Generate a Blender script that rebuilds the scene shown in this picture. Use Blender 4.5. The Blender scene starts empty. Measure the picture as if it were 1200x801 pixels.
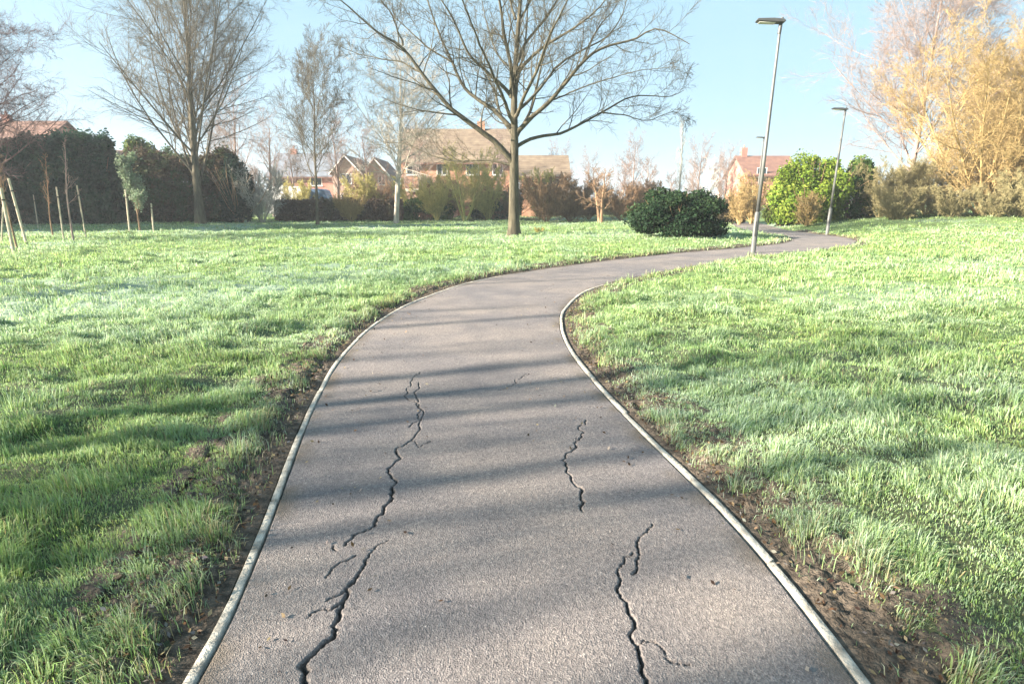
import bpy, math, numpy as np
from mathutils import Vector
rng = np.random.default_rng(7)
S = bpy.context.scene
COL = S.collection
# ------------------------------------------------------------------ camera geometry
F, H, HOR = 680.0, 1.55, 238.0
PIT = math.atan((400.5 - HOR) / F)
cp, sp = math.cos(PIT), math.sin(PIT)

def smooth(a, b, x):
    t = np.clip((x - a) / (b - a), 0, 1)
    return t * t * (3 - 2 * t)

def hash2(ix, iy, seed):
    n = (ix.astype(np.int64) * 374761393 + iy.astype(np.int64) * 668265263 + seed * 974711) & 0x7fffffff
    n = ((n ^ (n >> 13)) * 1274126177) & 0x7fffffff
    n = n ^ (n >> 16)
    return (n & 0xffffff) / float(0xffffff)

def vnoise(x, y, seed=0):
    x = np.asarray(x, float); y = np.asarray(y, float)
    ix = np.floor(x); iy = np.floor(y)
    fx = x - ix; fy = y - iy
    fx = fx * fx * (3 - 2 * fx); fy = fy * fy * (3 - 2 * fy)
    a = hash2(ix, iy, seed); b = hash2(ix + 1, iy, seed)
    c = hash2(ix, iy + 1, seed); d = hash2(ix + 1, iy + 1, seed)
    return (a * (1 - fx) + b * fx) * (1 - fy) + (c * (1 - fx) + d * fx) * fy

def fbm(x, y, seed=0, oct=4):
    s = 0; a = .5; f = 1.; t = 0
    for o in range(oct):
        s = s + a * vnoise(x * f + 17.3 * o, y * f - 9.1 * o, seed + o); t += a
        a *= .5; f *= 2.03
    return s / t

# ------------------------------------------------------------------ path centre line
CP = np.array([(.10, -9), (.06, -4), (.05, 0), (.05, 1.6), (-.035, 2.5), (-.24, 3.6), (-.41, 4.6), (-.56, 5.9), (-.58, 7.4), (-.40, 8.9),
               (.25, 11.05), (1.45, 12.95), (3.4, 15.2), (6.0, 17.75), (9.1, 20.2), (12.1, 23.2), (14.1, 27.0), (14.6, 31.5), (15.6, 37), (18.5, 46), (24, 58), (31, 72)], float)
CW = np.array([1.12, 1.11, 1.1, 1.1, 1.13, 1.15, 1.17, 1.19, 1.2, 1.21, 1.22, 1.22, 1.2, 1.15, 1.15, 1.15, 1.2, 1.2, 1.2, 1.2, 1.2, 1.2])

def catmull(P, n=24):
    out = []
    Q = np.vstack([2 * P[0] - P[1], P, 2 * P[-1] - P[-2]])
    for i in range(1, len(Q) - 2):
        t = np.linspace(0, 1, n, endpoint=False)[:, None]
        a, b, c, d = Q[i - 1], Q[i], Q[i + 1], Q[i + 2]
        out.append(.5 * ((2 * b) + (-a + c) * t + (2 * a - 5 * b + 4 * c - d) * t ** 2 + (-a + 3 * b - 3 * c + d) * t ** 3))
    out.append(P[-1:])
    return np.vstack(out)
PCW = catmull(np.column_stack([CP, CW]))
seg = np.linalg.norm(np.diff(PCW[:, :2], axis=0), axis=1)
ARC = np.concatenate([[0], np.cumsum(seg)])

def centre(s):
    x = np.interp(s, ARC, PCW[:, 0]); y = np.interp(s, ARC, PCW[:, 1]); w = np.interp(s, ARC, PCW[:, 2])
    e = .15
    tx = np.interp(s + e, ARC, PCW[:, 0]) - np.interp(s - e, ARC, PCW[:, 0])
    ty = np.interp(s + e, ARC, PCW[:, 1]) - np.interp(s - e, ARC, PCW[:, 1])
    l = np.hypot(tx, ty) + 1e-9
    return x, y, w, tx / l, ty / l
_ss = np.arange(0, ARC[-1], .12)
_cx, _cy, _cw, _ctx, _cty = centre(_ss)
GX = np.arange(-30, 45, .15); GY = np.arange(-9, 74, .15)
gx, gy = np.meshgrid(GX, GY)
_d = np.full(gx.size, 1e9); _sd = np.zeros(gx.size)
fx_, fy_ = gx.ravel(), gy.ravel()
for a in range(0, gx.size, 20000):
    X = fx_[a:a + 20000, None] - _cx[None]; Y = fy_[a:a + 20000, None] - _cy[None]
    d2 = X * X + Y * Y
    j = d2.argmin(1); r = np.arange(len(j))
    _d[a:a + 20000] = np.sqrt(d2[r, j]) - _cw[j]
    _sd[a:a + 20000] = np.sign(_ctx[j] * Y[r, j] - _cty[j] * X[r, j])
DF = _d.reshape(gx.shape)

def pdist(x, y):
    x = np.asarray(x, float); y = np.asarray(y, float)
    u = np.clip((x - GX[0]) / .15, 0, len(GX) - 1.001); v = np.clip((y - GY[0]) / .15, 0, len(GY) - 1.001)
    i = u.astype(int); j = v.astype(int); fu = u - i; fv = v - j
    d = (DF[j, i] * (1 - fu) + DF[j, i + 1] * fu) * (1 - fv) + (DF[j + 1, i] * (1 - fu) + DF[j + 1, i + 1] * fu) * fv
    out = np.maximum(np.maximum(GX[0] - x, x - GX[-1]), np.maximum(GY[0] - y, y - GY[-1]))
    return d + np.maximum(out, 0)

def edge_w(x, y):
    """width of the bare earth beside the path"""
    n = fbm(x * 1.9, y * 1.9, 31, 3)
    left = x < np.interp(y, PCW[:, 1], PCW[:, 0])
    base = np.where(left, .06 + .26 * n, .05 + .24 * n)
    base = base + np.where(~left & (np.abs(y - 2.2) < .7), .08, 0)
    base = base + .12 * (vnoise(x * 9, y * 9, 77) - .5)
    return base * (1 - .45 * smooth(9, 18, y)) + .03

def relief(x, y):
    return (.13 * (fbm(x * .55, y * .75, 5, 3) - .5) + .20 * (fbm(x * 2.1, y * 2.6, 9, 3) - .5))

def big(x, y):
    z = .45 * smooth(47, 78, y)
    z = z + .75 * smooth(15, 27, x - .12 * np.maximum(y - 30, 0)) * smooth(16, 36, y)
    z = z + .10 * smooth(3, 9, x) * smooth(1, 6, y) * smooth(.5, 3.5, pdist(x, y))
    z = z + 1.5 * smooth(90, 300, y)
    return z

def height(x, y):
    x = np.asarray(x, float); y = np.asarray(y, float)
    d = pdist(x, y)
    e = edge_w(x, y)
    k = smooth(.0, 1.1, d - e)
    z = big(x, y) + k * (relief(x, y) + .025) + .035 * smooth(-.02, .10, d - e) - .02 * smooth(.1, 0, d)
    return z

def ray(px, py):
    a = (px - 600) / F; b = -(py - 400.5) / F
    return np.array([a, cp + b * sp, -sp + b * cp])

def at(px, D, z=None):
    """ground point seen in column px at distance D"""
    x = 0.0
    for _ in range(6):
        g = float(height(x, D)) if z is None else z
        x = (px - 600) / F * (D * cp + (H - g) * sp)
    return np.array([x, D, float(height(x, D)) if z is None else z])

def zat(py, D):
    d = ray(600, py)
    return H + D * d[2] / d[1]

def pix(px, py, D):
    d = ray(px, py); t = D / d[1]
    return np.array([d[0] * t, D, H + d[2] * t])

def gnd(px, py):
    for D in np.arange(1.2, 90, .1):
        if zat(py, D) <= float(height(at(px, D)[0], D)):
            return at(px, D)
    return at(px, 90)

# ------------------------------------------------------------------ materials
def mat(name):
    m = bpy.data.materials.new(name); m.use_nodes = True
    nt = m.node_tree; b = nt.nodes['Principled BSDF']
    return m, nt, b

def nd(nt, t, **k):
    n = nt.nodes.new(t)
    for a, v in k.items():
        if a in n.inputs: n.inputs[a].default_value = v
        else: setattr(n, a, v)
    return n

def ramp(nt, src, stops):
    r = nt.nodes.new('ShaderNodeValToRGB'); e = r.color_ramp.elements
    while len(e) < len(stops): e.new(.5)
    for el, (p, c) in zip(e, stops):
        el.position = p; el.color = (*c, 1)
    nt.links.new(src, r.inputs[0]); return r

def noise_mat(name, c1, c2, scale=4, rough=.85, bump=.0, detail=4, stretch=(1, 1, 1), metal=0, p=(.35, .65), bscale=None):
    m, nt, b = mat(name); L = nt.links
    tc = nd(nt, 'ShaderNodeTexCoord'); mp = nd(nt, 'ShaderNodeMapping'); mp.inputs['Scale'].default_value = stretch
    L.new(tc.outputs['Object'], mp.inputs[0])
    n = nd(nt, 'ShaderNodeTexNoise', Scale=scale, Detail=detail)
    L.new(mp.outputs[0], n.inputs['Vector'])
    r = ramp(nt, n.outputs[0], [(p[0], c1), (p[1], c2)])
    L.new(r.outputs[0], b.inputs['Base Color']); b.inputs['Roughness'].default_value = rough; b.inputs['Metallic'].default_value = metal
    b.inputs['Specular IOR Level'].default_value = .3
    if bump:
        n2 = nd(nt, 'ShaderNodeTexNoise', Scale=bscale or scale * 3, Detail=5); L.new(mp.outputs[0], n2.inputs['Vector'])
        bp = nd(nt, 'ShaderNodeBump', Strength=bump, Distance=.02); L.new(n2.outputs[0], bp.inputs['Height']); L.new(bp.outputs[0], b.inputs['Normal'])
    return m

def leaf_mat(name, trans=.35, rough=.6, spec=.1):
    m, nt, b = mat(name); L = nt.links
    at_ = nd(nt, 'ShaderNodeAttribute'); at_.attribute_name = 'Col'
    L.new(at_.outputs['Color'], b.inputs['Base Color']); b.inputs['Roughness'].default_value = rough
    b.inputs['Specular IOR Level'].default_value = spec
    t = nd(nt, 'ShaderNodeBsdfTranslucent'); L.new(at_.outputs['Color'], t.inputs[0])
    mx = nd(nt, 'ShaderNodeMixShader'); mx.inputs[0].default_value = trans
    L.new(b.outputs[0], mx.inputs[1]); L.new(t.outputs[0], mx.inputs[2])
    L.new(mx.outputs[0], nt.nodes['Material Output'].inputs[0])
    return m
M_LEAF = leaf_mat('leaf')
M_GRASS = leaf_mat('grass_blade', .42, .5, .3)
def bark(name, a, b, stretch=(1, 1, .25)): return noise_mat(name, a, b, 7, .9, .5, 5, stretch)
B_MAIN = bark('bark_grey_brown', (.04, .036, .024), (.105, .092, .062))
B_OLIVE = bark('bark_olive', (.06, .05, .035), (.14, .12, .08))
B_PALE = bark('bark_pale', (.30, .27, .23), (.50, .45, .38))
B_PURPLE = bark('bark_purple', (.075, .05, .055), (.16, .11, .12))
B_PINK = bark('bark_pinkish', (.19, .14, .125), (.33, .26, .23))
B_GOLD = bark('bark_golden', (.26, .185, .08), (.43, .32, .15))
B_GREEN = bark('bark_greenish', (.17, .15, .075), (.33, .29, .15))
B_YGREEN = bark('bark_yellow_green', (.30, .28, .10), (.55, .48, .18))
B_BROWN = bark('bark_brown', (.16, .10, .06), (.32, .21, .13))
B_RED = bark('bark_red_brown', (.14, .07, .055), (.26, .14, .11))
B_GREY = bark('bark_silver', (.24, .24, .22), (.42, .42, .38))

# ------------------------------------------------------------------ mesh helpers
def mesh_obj(name, V, faces, m=None, parent=None, col=None, smooth_=False, loc=None):
    me = bpy.data.meshes.new(name)
    V = np.asarray(V, np.float32)
    if isinstance(faces, np.ndarray): faces = [faces]
    faces = [np.asarray(f, np.int32) for f in faces if len(f)]
    nl = sum(f.size for f in faces); nf = sum(len(f) for f in faces)
    me.vertices.add(len(V)); me.vertices.foreach_set('co', V.ravel())
    me.loops.add(nl); me.polygons.add(nf)
    me.loops.foreach_set('vertex_index', np.concatenate([f.ravel() for f in faces]))
    tot = np.concatenate([np.full(len(f), f.shape[1], np.int32) for f in faces])
    st = np.concatenate([[0], np.cumsum(tot)[:-1]]).astype(np.int32)
    me.polygons.foreach_set('loop_start', st)
    if smooth_: me.polygons.foreach_set('use_smooth', np.ones(nf, bool))
    me.update(calc_edges=True)
    if col is not None:
        a = me.attributes.new('Col', 'FLOAT_COLOR', 'POINT')
        c = np.ones((len(V), 4), np.float32); c[:, :3] = col
        a.data.foreach_set('color', c.ravel())
    if m: me.materials.append(m)
    o = bpy.data.objects.new(name, me); COL.objects.link(o)
    if parent: o.parent = parent
    if loc is not None: o.location = loc
    return o

def tag(o, label=None, cat=None, group=None, kind=None):
    if label: o['label'] = label
    if cat: o['category'] = cat
    if group: o['group'] = group
    if kind: o['kind'] = kind
    return o

def thing(name, loc, label, cat, group=None, rz=0):
    o = bpy.data.objects.new(name, None); COL.objects.link(o)
    o.empty_display_size = .2
    o.location = tuple(float(v) for v in loc); o.rotation_euler = (0, 0, rz)
    return tag(o, label, cat, group)

def dup(root, loc, rz, label, group=None, sc=1, cat=None):
    r = root.copy(); COL.objects.link(r); r.location = tuple(float(v) for v in loc); r.rotation_euler = (0, 0, rz); r.scale = (sc, sc, sc)
    r['label'] = label
    if group: r['group'] = group
    elif 'group' in r: del r['group']
    if cat: r['category'] = cat
    for ch in list(root.children):
        c = ch.copy(); COL.objects.link(c); c.parent = r
        for g in ch.children:
            d = g.copy(); COL.objects.link(d); d.parent = c
    return r

class MB:
    def __init__(s): s.v = []; s.f = []
    def add(s, V, Fc):
        b = len(s.v); s.v += [tuple(map(float, p)) for p in V]; s.f += [tuple(i + b for i in f) for f in Fc]; return s
    def box(s, a, b):
        x0, y0, z0 = a; x1, y1, z1 = b
        return s.add([(x0, y0, z0), (x1, y0, z0), (x1, y1, z0), (x0, y1, z0), (x0, y0, z1), (x1, y0, z1), (x1, y1, z1), (x0, y1, z1)],
                     [(0, 3, 2, 1), (4, 5, 6, 7), (0, 1, 5, 4), (1, 2, 6, 5), (2, 3, 7, 6), (3, 0, 4, 7)])
    def tube(s, pts, rad, n=8, cap=True):
        pts = [Vector(p) for p in pts]; b = len(s.v)
        for i, p in enumerate(pts):
            t = (pts[min(i + 1, len(pts) - 1)] - pts[max(i - 1, 0)]).normalized()
            u = t.cross(Vector((0, 1, 0)) if abs(t.y) < .8 else Vector((1, 0, 0))).normalized(); w = t.cross(u)
            for k in range(n):
                a = 2 * math.pi * k / n
                s.v.append(tuple(p + (u * math.cos(a) + w * math.sin(a)) * rad[i]))
        for i in range(len(pts) - 1):
            for k in range(n):
                s.f.append((b + i * n + k, b + i * n + (k + 1) % n, b + (i + 1) * n + (k + 1) % n, b + (i + 1) * n + k))
        if cap:
            s.f.append(tuple(b + k for k in range(n))[::-1]); s.f.append(tuple(b + (len(pts) - 1) * n + k for k in range(n)))
        return s
    def prism(s, prof, y0, y1):
        n = len(prof)
        V = [(x, y0, z) for x, z in prof] + [(x, y1, z) for x, z in prof]
        Fc = [tuple(range(n)), tuple(range(2 * n - 1, n - 1, -1))] + [(i, i + n, (i + 1) % n + n, (i + 1) % n) for i in range(n)]
        return s.add(V, Fc)
    def build(s, name, m, parent=None, bevel=0, smooth_=False, loc=None):
        me = bpy.data.meshes.new(name); me.from_pydata(s.v, [], s.f); me.update()
        import bmesh
        bm = bmesh.new(); bm.from_mesh(me); bmesh.ops.recalc_face_normals(bm, faces=bm.faces); bm.to_mesh(me); bm.free()
        if smooth_:
            for p in me.polygons: p.use_smooth = True
        me.materials.append(m)
        o = bpy.data.objects.new(name, me); COL.objects.link(o)
        if parent: o.parent = parent
        if loc is not None: o.location = loc
        if bevel:
            b = o.modifiers.new('b', 'BEVEL'); b.width = bevel; b.segments = 2; b.limit_method = 'ANGLE'
        return o

def norm(v): return v / (np.linalg.norm(v, axis=-1, keepdims=True) + 1e-9)

def tubes(P, R, sides):
    """P (N,k,3), R (N,k) -> verts, quads"""
    N, k, _ = P.shape
    T = np.empty_like(P); T[:, 1:-1] = P[:, 2:] - P[:, :-2]; T[:, 0] = P[:, 1] - P[:, 0]; T[:, -1] = P[:, -1] - P[:, -2]
    T = norm(T)
    mean = norm(P[:, -1] - P[:, 0])
    ref = np.zeros((N, 3)); ax = np.abs(mean).argmin(1); ref[np.arange(N), ax] = 1
    U = norm(np.cross(T, ref[:, None, :])); W = np.cross(T, U)
    a = np.arange(sides) * 2 * np.pi / sides
    V = P[:, :, None] + R[:, :, None, None] * (np.cos(a)[None, None, :, None] * U[:, :, None] + np.sin(a)[None, None, :, None] * W[:, :, None])
    V = V.reshape(-1, 3)
    base = (np.arange(N) * k * sides)[:, None, None]; i = (np.arange(k - 1) * sides)[None, :, None]; j = np.arange(sides)[None, None]
    j2 = (j + 1) % sides
    q = np.stack([base + i + j, base + i + j2, base + i + sides + j2, base + i + sides + j], -1).reshape(-1, 4)
    return V, q

def merge(parts):
    V = []; Q = []; b = 0
    for v, q in parts:
        V.append(v); Q.append(q + b); b += len(v)
    return np.vstack(V), np.vstack(Q)

def grow(start, d, L, k, wander, up):
    pts = [start]; d = norm(d); p = start
    for i in range(k - 1):
        d = norm(d + wander * rng.normal(size=d.shape) + np.array([0, 0, 1.]) * up)
        p = p + d * (L / (k - 1))[:, None]; pts.append(p)
    return np.stack(pts, 1)

def kids(P, R, L, per, t0, t1, ang, ratio, rr, k=5, wander=.12, up=.05, rmin=.006, shape=.5, tip=.25, angj=10):
    N, kk, _ = P.shape
    idx = np.repeat(np.arange(N), per)
    t = t0 + (t1 - t0) * ((np.tile(np.arange(per), N) + rng.random(N * per)) / per)
    u = t * (kk - 1); i = np.minimum(u.astype(int), kk - 2); fr = (u - i)[:, None]
    pos = P[idx, i] * (1 - fr) + P[idx, i + 1] * fr
    tan = norm(P[idx, i + 1] - P[idx, i])
    r0 = R[idx, i] * (1 - fr[:, 0]) + R[idx, i + 1] * fr[:, 0]
    rnd = norm(rng.normal(size=pos.shape)); perp = norm(np.cross(tan, rnd))
    a = np.radians(ang + angj * rng.normal(size=len(idx)))[:, None]
    d = np.cos(a) * tan + np.sin(a) * perp
    l = L[idx] * ratio * (1 - shape * t) * rng.uniform(.65, 1.2, len(idx))
    r = np.maximum(r0 * rr, rmin)
    Pn = grow(pos, d, l, k, wander, up)
    Rn = np.maximum(r[:, None] * np.linspace(1, tip, k)[None], rmin * .6)
    return Pn, Rn, l

def bare_tree(h=10, r=.2, D=30, trunk_frac=.25, limbs=12, ang=38, spread=.55, up=.10, seed=1, sub=(7, 7, 5), wander=.08, lean=(0, 0), stems=1, stem_ang=0, t0=None, lr=.42, lshape=.55, tw=1.0):
    """returns (trunk mesh, crown mesh) arrays; base at the origin"""
    global rng
    old = rng; rng = np.random.default_rng(seed)
    rmin = max(.0035, D * .00016) * tw
    az = rng.random(stems) * 6.283
    d0 = np.stack([np.sin(stem_ang) * np.cos(az) + lean[0], np.sin(stem_ang) * np.sin(az) + lean[1], np.ones(stems)], -1)
    st = np.stack([.25 * r * 4 * np.cos(az) * (stems > 1), .25 * r * 4 * np.sin(az) * (stems > 1), np.full(stems, -.15)], -1)
    hl = np.full(stems, h) * rng.uniform(.8, 1., stems) if stems > 1 else np.array([h * 1.0])
    P0 = grow(st, d0, hl, 12, wander * .35, .03)
    tt = np.linspace(0, 1, 12)
    R0 = r * (1 - tt) ** .9 * .95 + rmin; R0[0] *= 1.35; R0 = np.repeat(R0[None], stems, 0)
    t0 = trunk_frac if t0 is None else t0
    P1, R1, L1 = kids(P0, R0, hl, limbs, t0, .97, ang, spread, lr, 8, wander, up, rmin, lshape, .25)
    P2, R2, L2 = kids(P1, R1, L1, sub[0], .12, .97, 42, .48, .55, 6, wander * 1.2, up * .8, rmin, .4, .4)
    P3, R3, L3 = kids(P2, R2, L2, sub[1], .1, .97, 42, .5, .6, 4, wander * 1.4, up * .6, rmin, .4)
    P4, R4, L4 = kids(P3, R3, L3, sub[2], .1, .97, 38, .55, .7, 3, wander * 1.4, up * .5, rmin, .3)
    tr = merge([tubes(P0, R0, 10), tubes(P1[:, :], R1, 6)])
    cr = merge([tubes(P2, R2, 4), tubes(P3, R3, 3), tubes(P4, R4, 3)])
    rng = old
    return tr, cr

def put_tree(name, loc, label, bm, cat='tree', group=None, rz=0, sc=1, **k):
    t = thing(name, loc, label, cat, group, rz); t.scale = (sc, sc, sc)
    tr, cr = bare_tree(**k)
    mesh_obj('trunk', *tr, bm, t, smooth_=True); mesh_obj('crown', *cr, bm, t)
    return t

def leaves(C, Nn, size, col, jit=.3, asp=1.6):
    """rhombus leaves. C centres, Nn preferred normals, size array"""
    n = len(C)
    N_ = norm(Nn + rng.normal(size=(n, 3)) * .9)
    U = norm(np.cross(N_, rng.normal(size=(n, 3)))); W = np.cross(N_, U)
    s = (size * rng.uniform(.6, 1.3, n))[:, None]
    V = np.stack([C - U * s * asp * .5, C + W * s * .5, C + U * s * asp * .5, C - W * s * .5], 1).reshape(-1, 3)
    q = np.arange(4 * n).reshape(-1, 4)
    c = col[None] if col.ndim == 1 else col
    c = c * (1 + jit * rng.normal(size=(n, 1)) * .6) * (1 + .05 * rng.normal(size=(n, 3)))
    c = np.clip(c, .004, .8)
    return V, q, np.repeat(c, 4, 0)

def bush_cloud(rx, ry, h, n, size, cols, lobes=24, seed=0, skirt=.35, hole=.0):
    """lumpy dome of leaves with its foot on the ground"""
    global rng
    old = rng; rng = np.random.default_rng(seed)
    th = rng.random(lobes) * 6.283; ph = np.arccos(rng.uniform(-.35, 1, lobes))
    lk = rng.uniform(.5, .8, lobes)
    lc = np.stack([np.sin(ph) * np.cos(th) * rx * lk, np.sin(ph) * np.sin(th) * ry * lk, h * .42 + np.cos(ph) * h * .55 * lk], -1)
    lr = rng.uniform(.18, .40, lobes)
    low = rng.random(lobes) < .42
    lc[low, 0] = np.cos(th[low]) * rx * .62; lc[low, 1] = np.sin(th[low]) * ry * .62; lc[low, 2] = h * rng.uniform(.08, .3, low.sum())
    tone = rng.random(lobes)
    which = rng.integers(0, lobes, n)
    dirs = norm(rng.normal(size=(n, 3)))
    rad = rng.random(n) ** .35 * (1 + .12 * rng.normal(size=n))
    C = lc[which] + dirs * (rad * lr[which])[:, None] * np.array([rx, ry, h * .55])
    C[:, 2] = np.where(C[:, 2] < .02, rng.uniform(.02, h * .3, n), C[:, 2])
    cols = np.asarray(cols, float)
    k = np.clip(tone[which] * .6 + rng.random(n) * .4, 0, .999) * (len(cols) - 1)
    i = k.astype(int); fr = (k - i)[:, None]; c = cols[i] * (1 - fr) + cols[np.minimum(i + 1, len(cols) - 1)] * fr
    out = leaves(C, dirs + np.array([0, 0, .3]), np.full(n, size), c)
    # inner stems
    m = 26
    st = np.stack([rng.normal(size=m) * rx * .12, rng.normal(size=m) * ry * .12, np.full(m, -.05)], -1)
    d = np.stack([rng.normal(size=m) * .5, rng.normal(size=m) * .5, np.ones(m)], -1)
    P = grow(st, d, np.full(m, h * .85), 6, .12, .05); R = np.repeat(np.linspace(.04, .01, 6)[None], m, 0)
    rng = old
    return out, tubes(P, R, 4)

def put_bush(name, loc, label, rx, ry, h, n, size, cols, bm=None, cat='shrub', group=None, seed=0, rz=0, **k):
    t = thing(name, loc, label, cat, group, rz)
    (V, q, c), st = bush_cloud(rx, ry, h, n, size, cols, seed=seed, **k)
    mesh_obj('foliage', V, q, M_LEAF, t, c); mesh_obj('stem', *st, bm or B_BROWN, t)
    return t

def put_hedge(name, x0, y0, x1, y1, h, w, n, size, cols, label, seed=0, cat='hedge', zb=None, top=.3):
    global rng
    old = rng; rng = np.random.default_rng(seed)
    A = np.array([x0, y0]); Bv = np.array([x1, y1]); L = np.linalg.norm(Bv - A); u = (Bv - A) / L; v = np.array([-u[1], u[0]])
    z = float(height((x0 + x1) / 2, (y0 + y1) / 2)) if zb is None else zb
    t = thing(name, ((x0 + x1) / 2, (y0 + y1) / 2, z), label, cat)
    s = rng.uniform(-L / 2, L / 2, n); a = rng.uniform(-1, 1, n); zz = rng.random(n)
    face = rng.random(n)
    dep = 1 - rng.random(n) ** 2 * .35
    topn = .72 + top * .5 * fbm(s * .45, s * 0 + seed, seed, 3) + .28 * fbm(s * 1.9, a * 1.5, seed + 5, 3) + .04 * rng.normal(size=n)
    sidn = .45 + .95 * fbm(s * .9, zz * h * .9, seed + 3, 3) + .06 * rng.normal(size=n)
    isT = face < .25
    wv = np.where(isT, a, np.sign(a) * dep) * sidn * w / 2 * np.where(zz > .85, .85, 1)
    hz = np.where(isT, h * topn * (1 - .12 * rng.random(n) ** 2), zz * h * topn)
    C = np.stack([u[0] * s + v[0] * wv, u[1] * s + v[1] * wv, hz + .02], -1)
    nn = np.stack([v[0] * np.sign(wv), v[1] * np.sign(wv), .3 + isT * 2], -1)
    cols = np.asarray(cols, float)
    kk = np.clip(fbm(s * 1.1, hz * 1.1, seed + 8, 3) * 1.3 - .15 + .25 * (rng.random(n) - .5), 0, .999) * (len(cols) - 1)
    i = kk.astype(int); fr = (kk - i)[:, None]; c = cols[i] * (1 - fr) + cols[np.minimum(i + 1, len(cols) - 1)] * fr
    V, q, c = leaves(C, nn, np.full(n, size), c)
    m = max(8, int(L * 4))
    ss = rng.uniform(-L / 2, L / 2, m)
    st = np.stack([u[0] * ss, u[1] * ss, np.full(m, -.05)], -1)
    d = np.stack([rng.normal(size=m) * .15, rng.normal(size=m) * .15, np.ones(m)], -1)
    P = grow(st, d, np.full(m, h * .85), 5, .08, .05); R = np.repeat(np.linspace(.05, .015, 5)[None], m, 0)
    rng = old
    mesh_obj('foliage', V, q, M_LEAF, t, c); mesh_obj('stem', *tubes(P, R, 4), B_BROWN, t)
    return t

# ------------------------------------------------------------------ GROUND
def warp(a, b, n, c0, k):
    s0, s1 = math.asinh((a - c0) * k), math.asinh((b - c0) * k)
    return c0 + np.sinh(np.linspace(s0, s1, n)) / k
wx = warp(-420, 420, 560, 0, .35); wy = warp(-80, 700, 560, 3, .35)
X, Y = np.meshgrid(wx, wy); Z = height(X, Y)
pd = pdist(X, Y)
Z = Z - .012 - .05 * smooth(.25, -.05, pd)
nI, nJ = X.shape
idx = np.arange(nI * nJ).reshape(nI, nJ)
q = np.stack([idx[:-1, :-1], idx[:-1, 1:], idx[1:, 1:], idx[1:, :-1]], -1).reshape(-1, 4)
fr = fbm(X * .8, Y * .8, 21, 4)[..., None]; fr2 = fbm(X * .22, Y * .22, 23, 4)[..., None]
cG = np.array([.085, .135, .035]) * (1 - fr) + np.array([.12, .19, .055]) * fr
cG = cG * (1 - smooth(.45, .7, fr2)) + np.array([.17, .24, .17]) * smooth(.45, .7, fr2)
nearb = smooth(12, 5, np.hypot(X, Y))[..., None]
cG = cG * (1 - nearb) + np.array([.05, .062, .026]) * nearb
m, nt, b = mat('turf_ground'); L = nt.links
a_ = nd(nt, 'ShaderNodeAttribute'); a_.attribute_name = 'Col'
tc = nd(nt, 'ShaderNodeTexCoord'); n1 = nd(nt, 'ShaderNodeTexNoise', Scale=9., Detail=6.); L.new(tc.outputs['Object'], n1.inputs['Vector'])
hs = nd(nt, 'ShaderNodeHueSaturation'); mr = nd(nt, 'ShaderNodeMapRange'); mr.inputs[3].default_value = .6; mr.inputs[4].default_value = 1.4
L.new(n1.outputs[0], mr.inputs[0]); L.new(mr.outputs[0], hs.inputs['Value']); L.new(a_.outputs['Color'], hs.inputs['Color']); L.new(hs.outputs[0], b.inputs['Base Color'])
b.inputs['Roughness'].default_value = .9; bp = nd(nt, 'ShaderNodeBump', Strength=.6, Distance=.06); L.new(n1.outputs[0], bp.inputs['Height']); L.new(bp.outputs[0], b.inputs['Normal'])
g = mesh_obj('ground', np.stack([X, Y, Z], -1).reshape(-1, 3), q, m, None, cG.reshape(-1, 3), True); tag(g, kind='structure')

# ------------------------------------------------------------------ PATH with real cracks
def pz(x, y, c=0):
    return c + .012 * (fbm(x * .9, y * .9, 41, 3) - .5)
def unp(a):   # pixel polyline -> ground polyline
    out = []
    for px, py in a:
        d = ray(px, py); t = -H / d[2]; out.append((d[0] * t, d[1] * t))
    return np.array(out)
zm = lambda pts: [(300 + x / 2.495, 480 + y / 2.495) for x, y in pts]
zr = lambda pts: [(650 + x / 2.182, 480 + y / 2.182) for x, y in pts]
CR = [  # (pixels, widths start->end in m)
    (zm([(150, 830), (145, 801), (150, 765), (135, 742), (165, 715), (195, 685), (232, 655), (225, 630), (245, 600), (255, 560), (265, 525)]), .012, .010),
    (zm([(265, 525), (290, 490), (310, 465), (322, 435)]), .010, .004),
    (zm([(265, 525), (230, 545), (205, 560)]), .007, .002),
    (zm([(245, 565), (215, 585), (170, 590), (150, 610)]), .006, .002),
    (zm([(322, 435), (345, 410), (390, 380)]), .003, .001),
    (zm([(260, 395), (285, 365), (335, 348), (345, 330), (370, 305), (375, 285), (400, 255), (398, 230)]), .006, .011),
    (zm([(398, 230), (395, 190), (405, 155), (425, 140), (415, 110), (455, 90)]), .009, .006),
    (zm([(455, 90), (478, 60), (484, 30), (480, 5), (468, -40), (476, -80)]), .005, .003),
    (zm([(290, 425), (240, 450), (205, 490)]), .006, .002),
    (zm([(235, 410), (225, 395)]), .004, .002),
    (zr([(80, 25), (60, 45), (68, 70), (50, 85), (20, 130), (30, 160), (50, 190), (70, 210), (72, 260)]), .005, .008),
    (zr([(250, 290), (215, 330), (215, 360), (212, 390), (200, 420)]), .003, .007),
    (zr([(200, 365), (170, 395), (166, 440), (185, 490), (205, 540), (210, 600), (225, 650), (235, 700), (240, 740)]), .004, .009),
    ([(585, 457), (603, 445), (622, 437)], .005, .004),
    ([(480, 500), (486, 470), (482, 452), (492, 435)], .004, .003),
]
for _b in range(3):
    src = CR[rng.integers(0, 13)][0]; a0 = src[rng.integers(0, len(src))]
    sgn = rng.choice([-1, 1]); k_ = .35 + (a0[1] - 430) / 370
    q_ = [a0]
    for _k in range(rng.integers(2, 5)): q_.append((q_[-1][0] + sgn * rng.uniform(6, 20) * k_, q_[-1][1] + rng.uniform(-9, 14) * k_))
    CR.append((q_, .0016, .0006))
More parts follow.
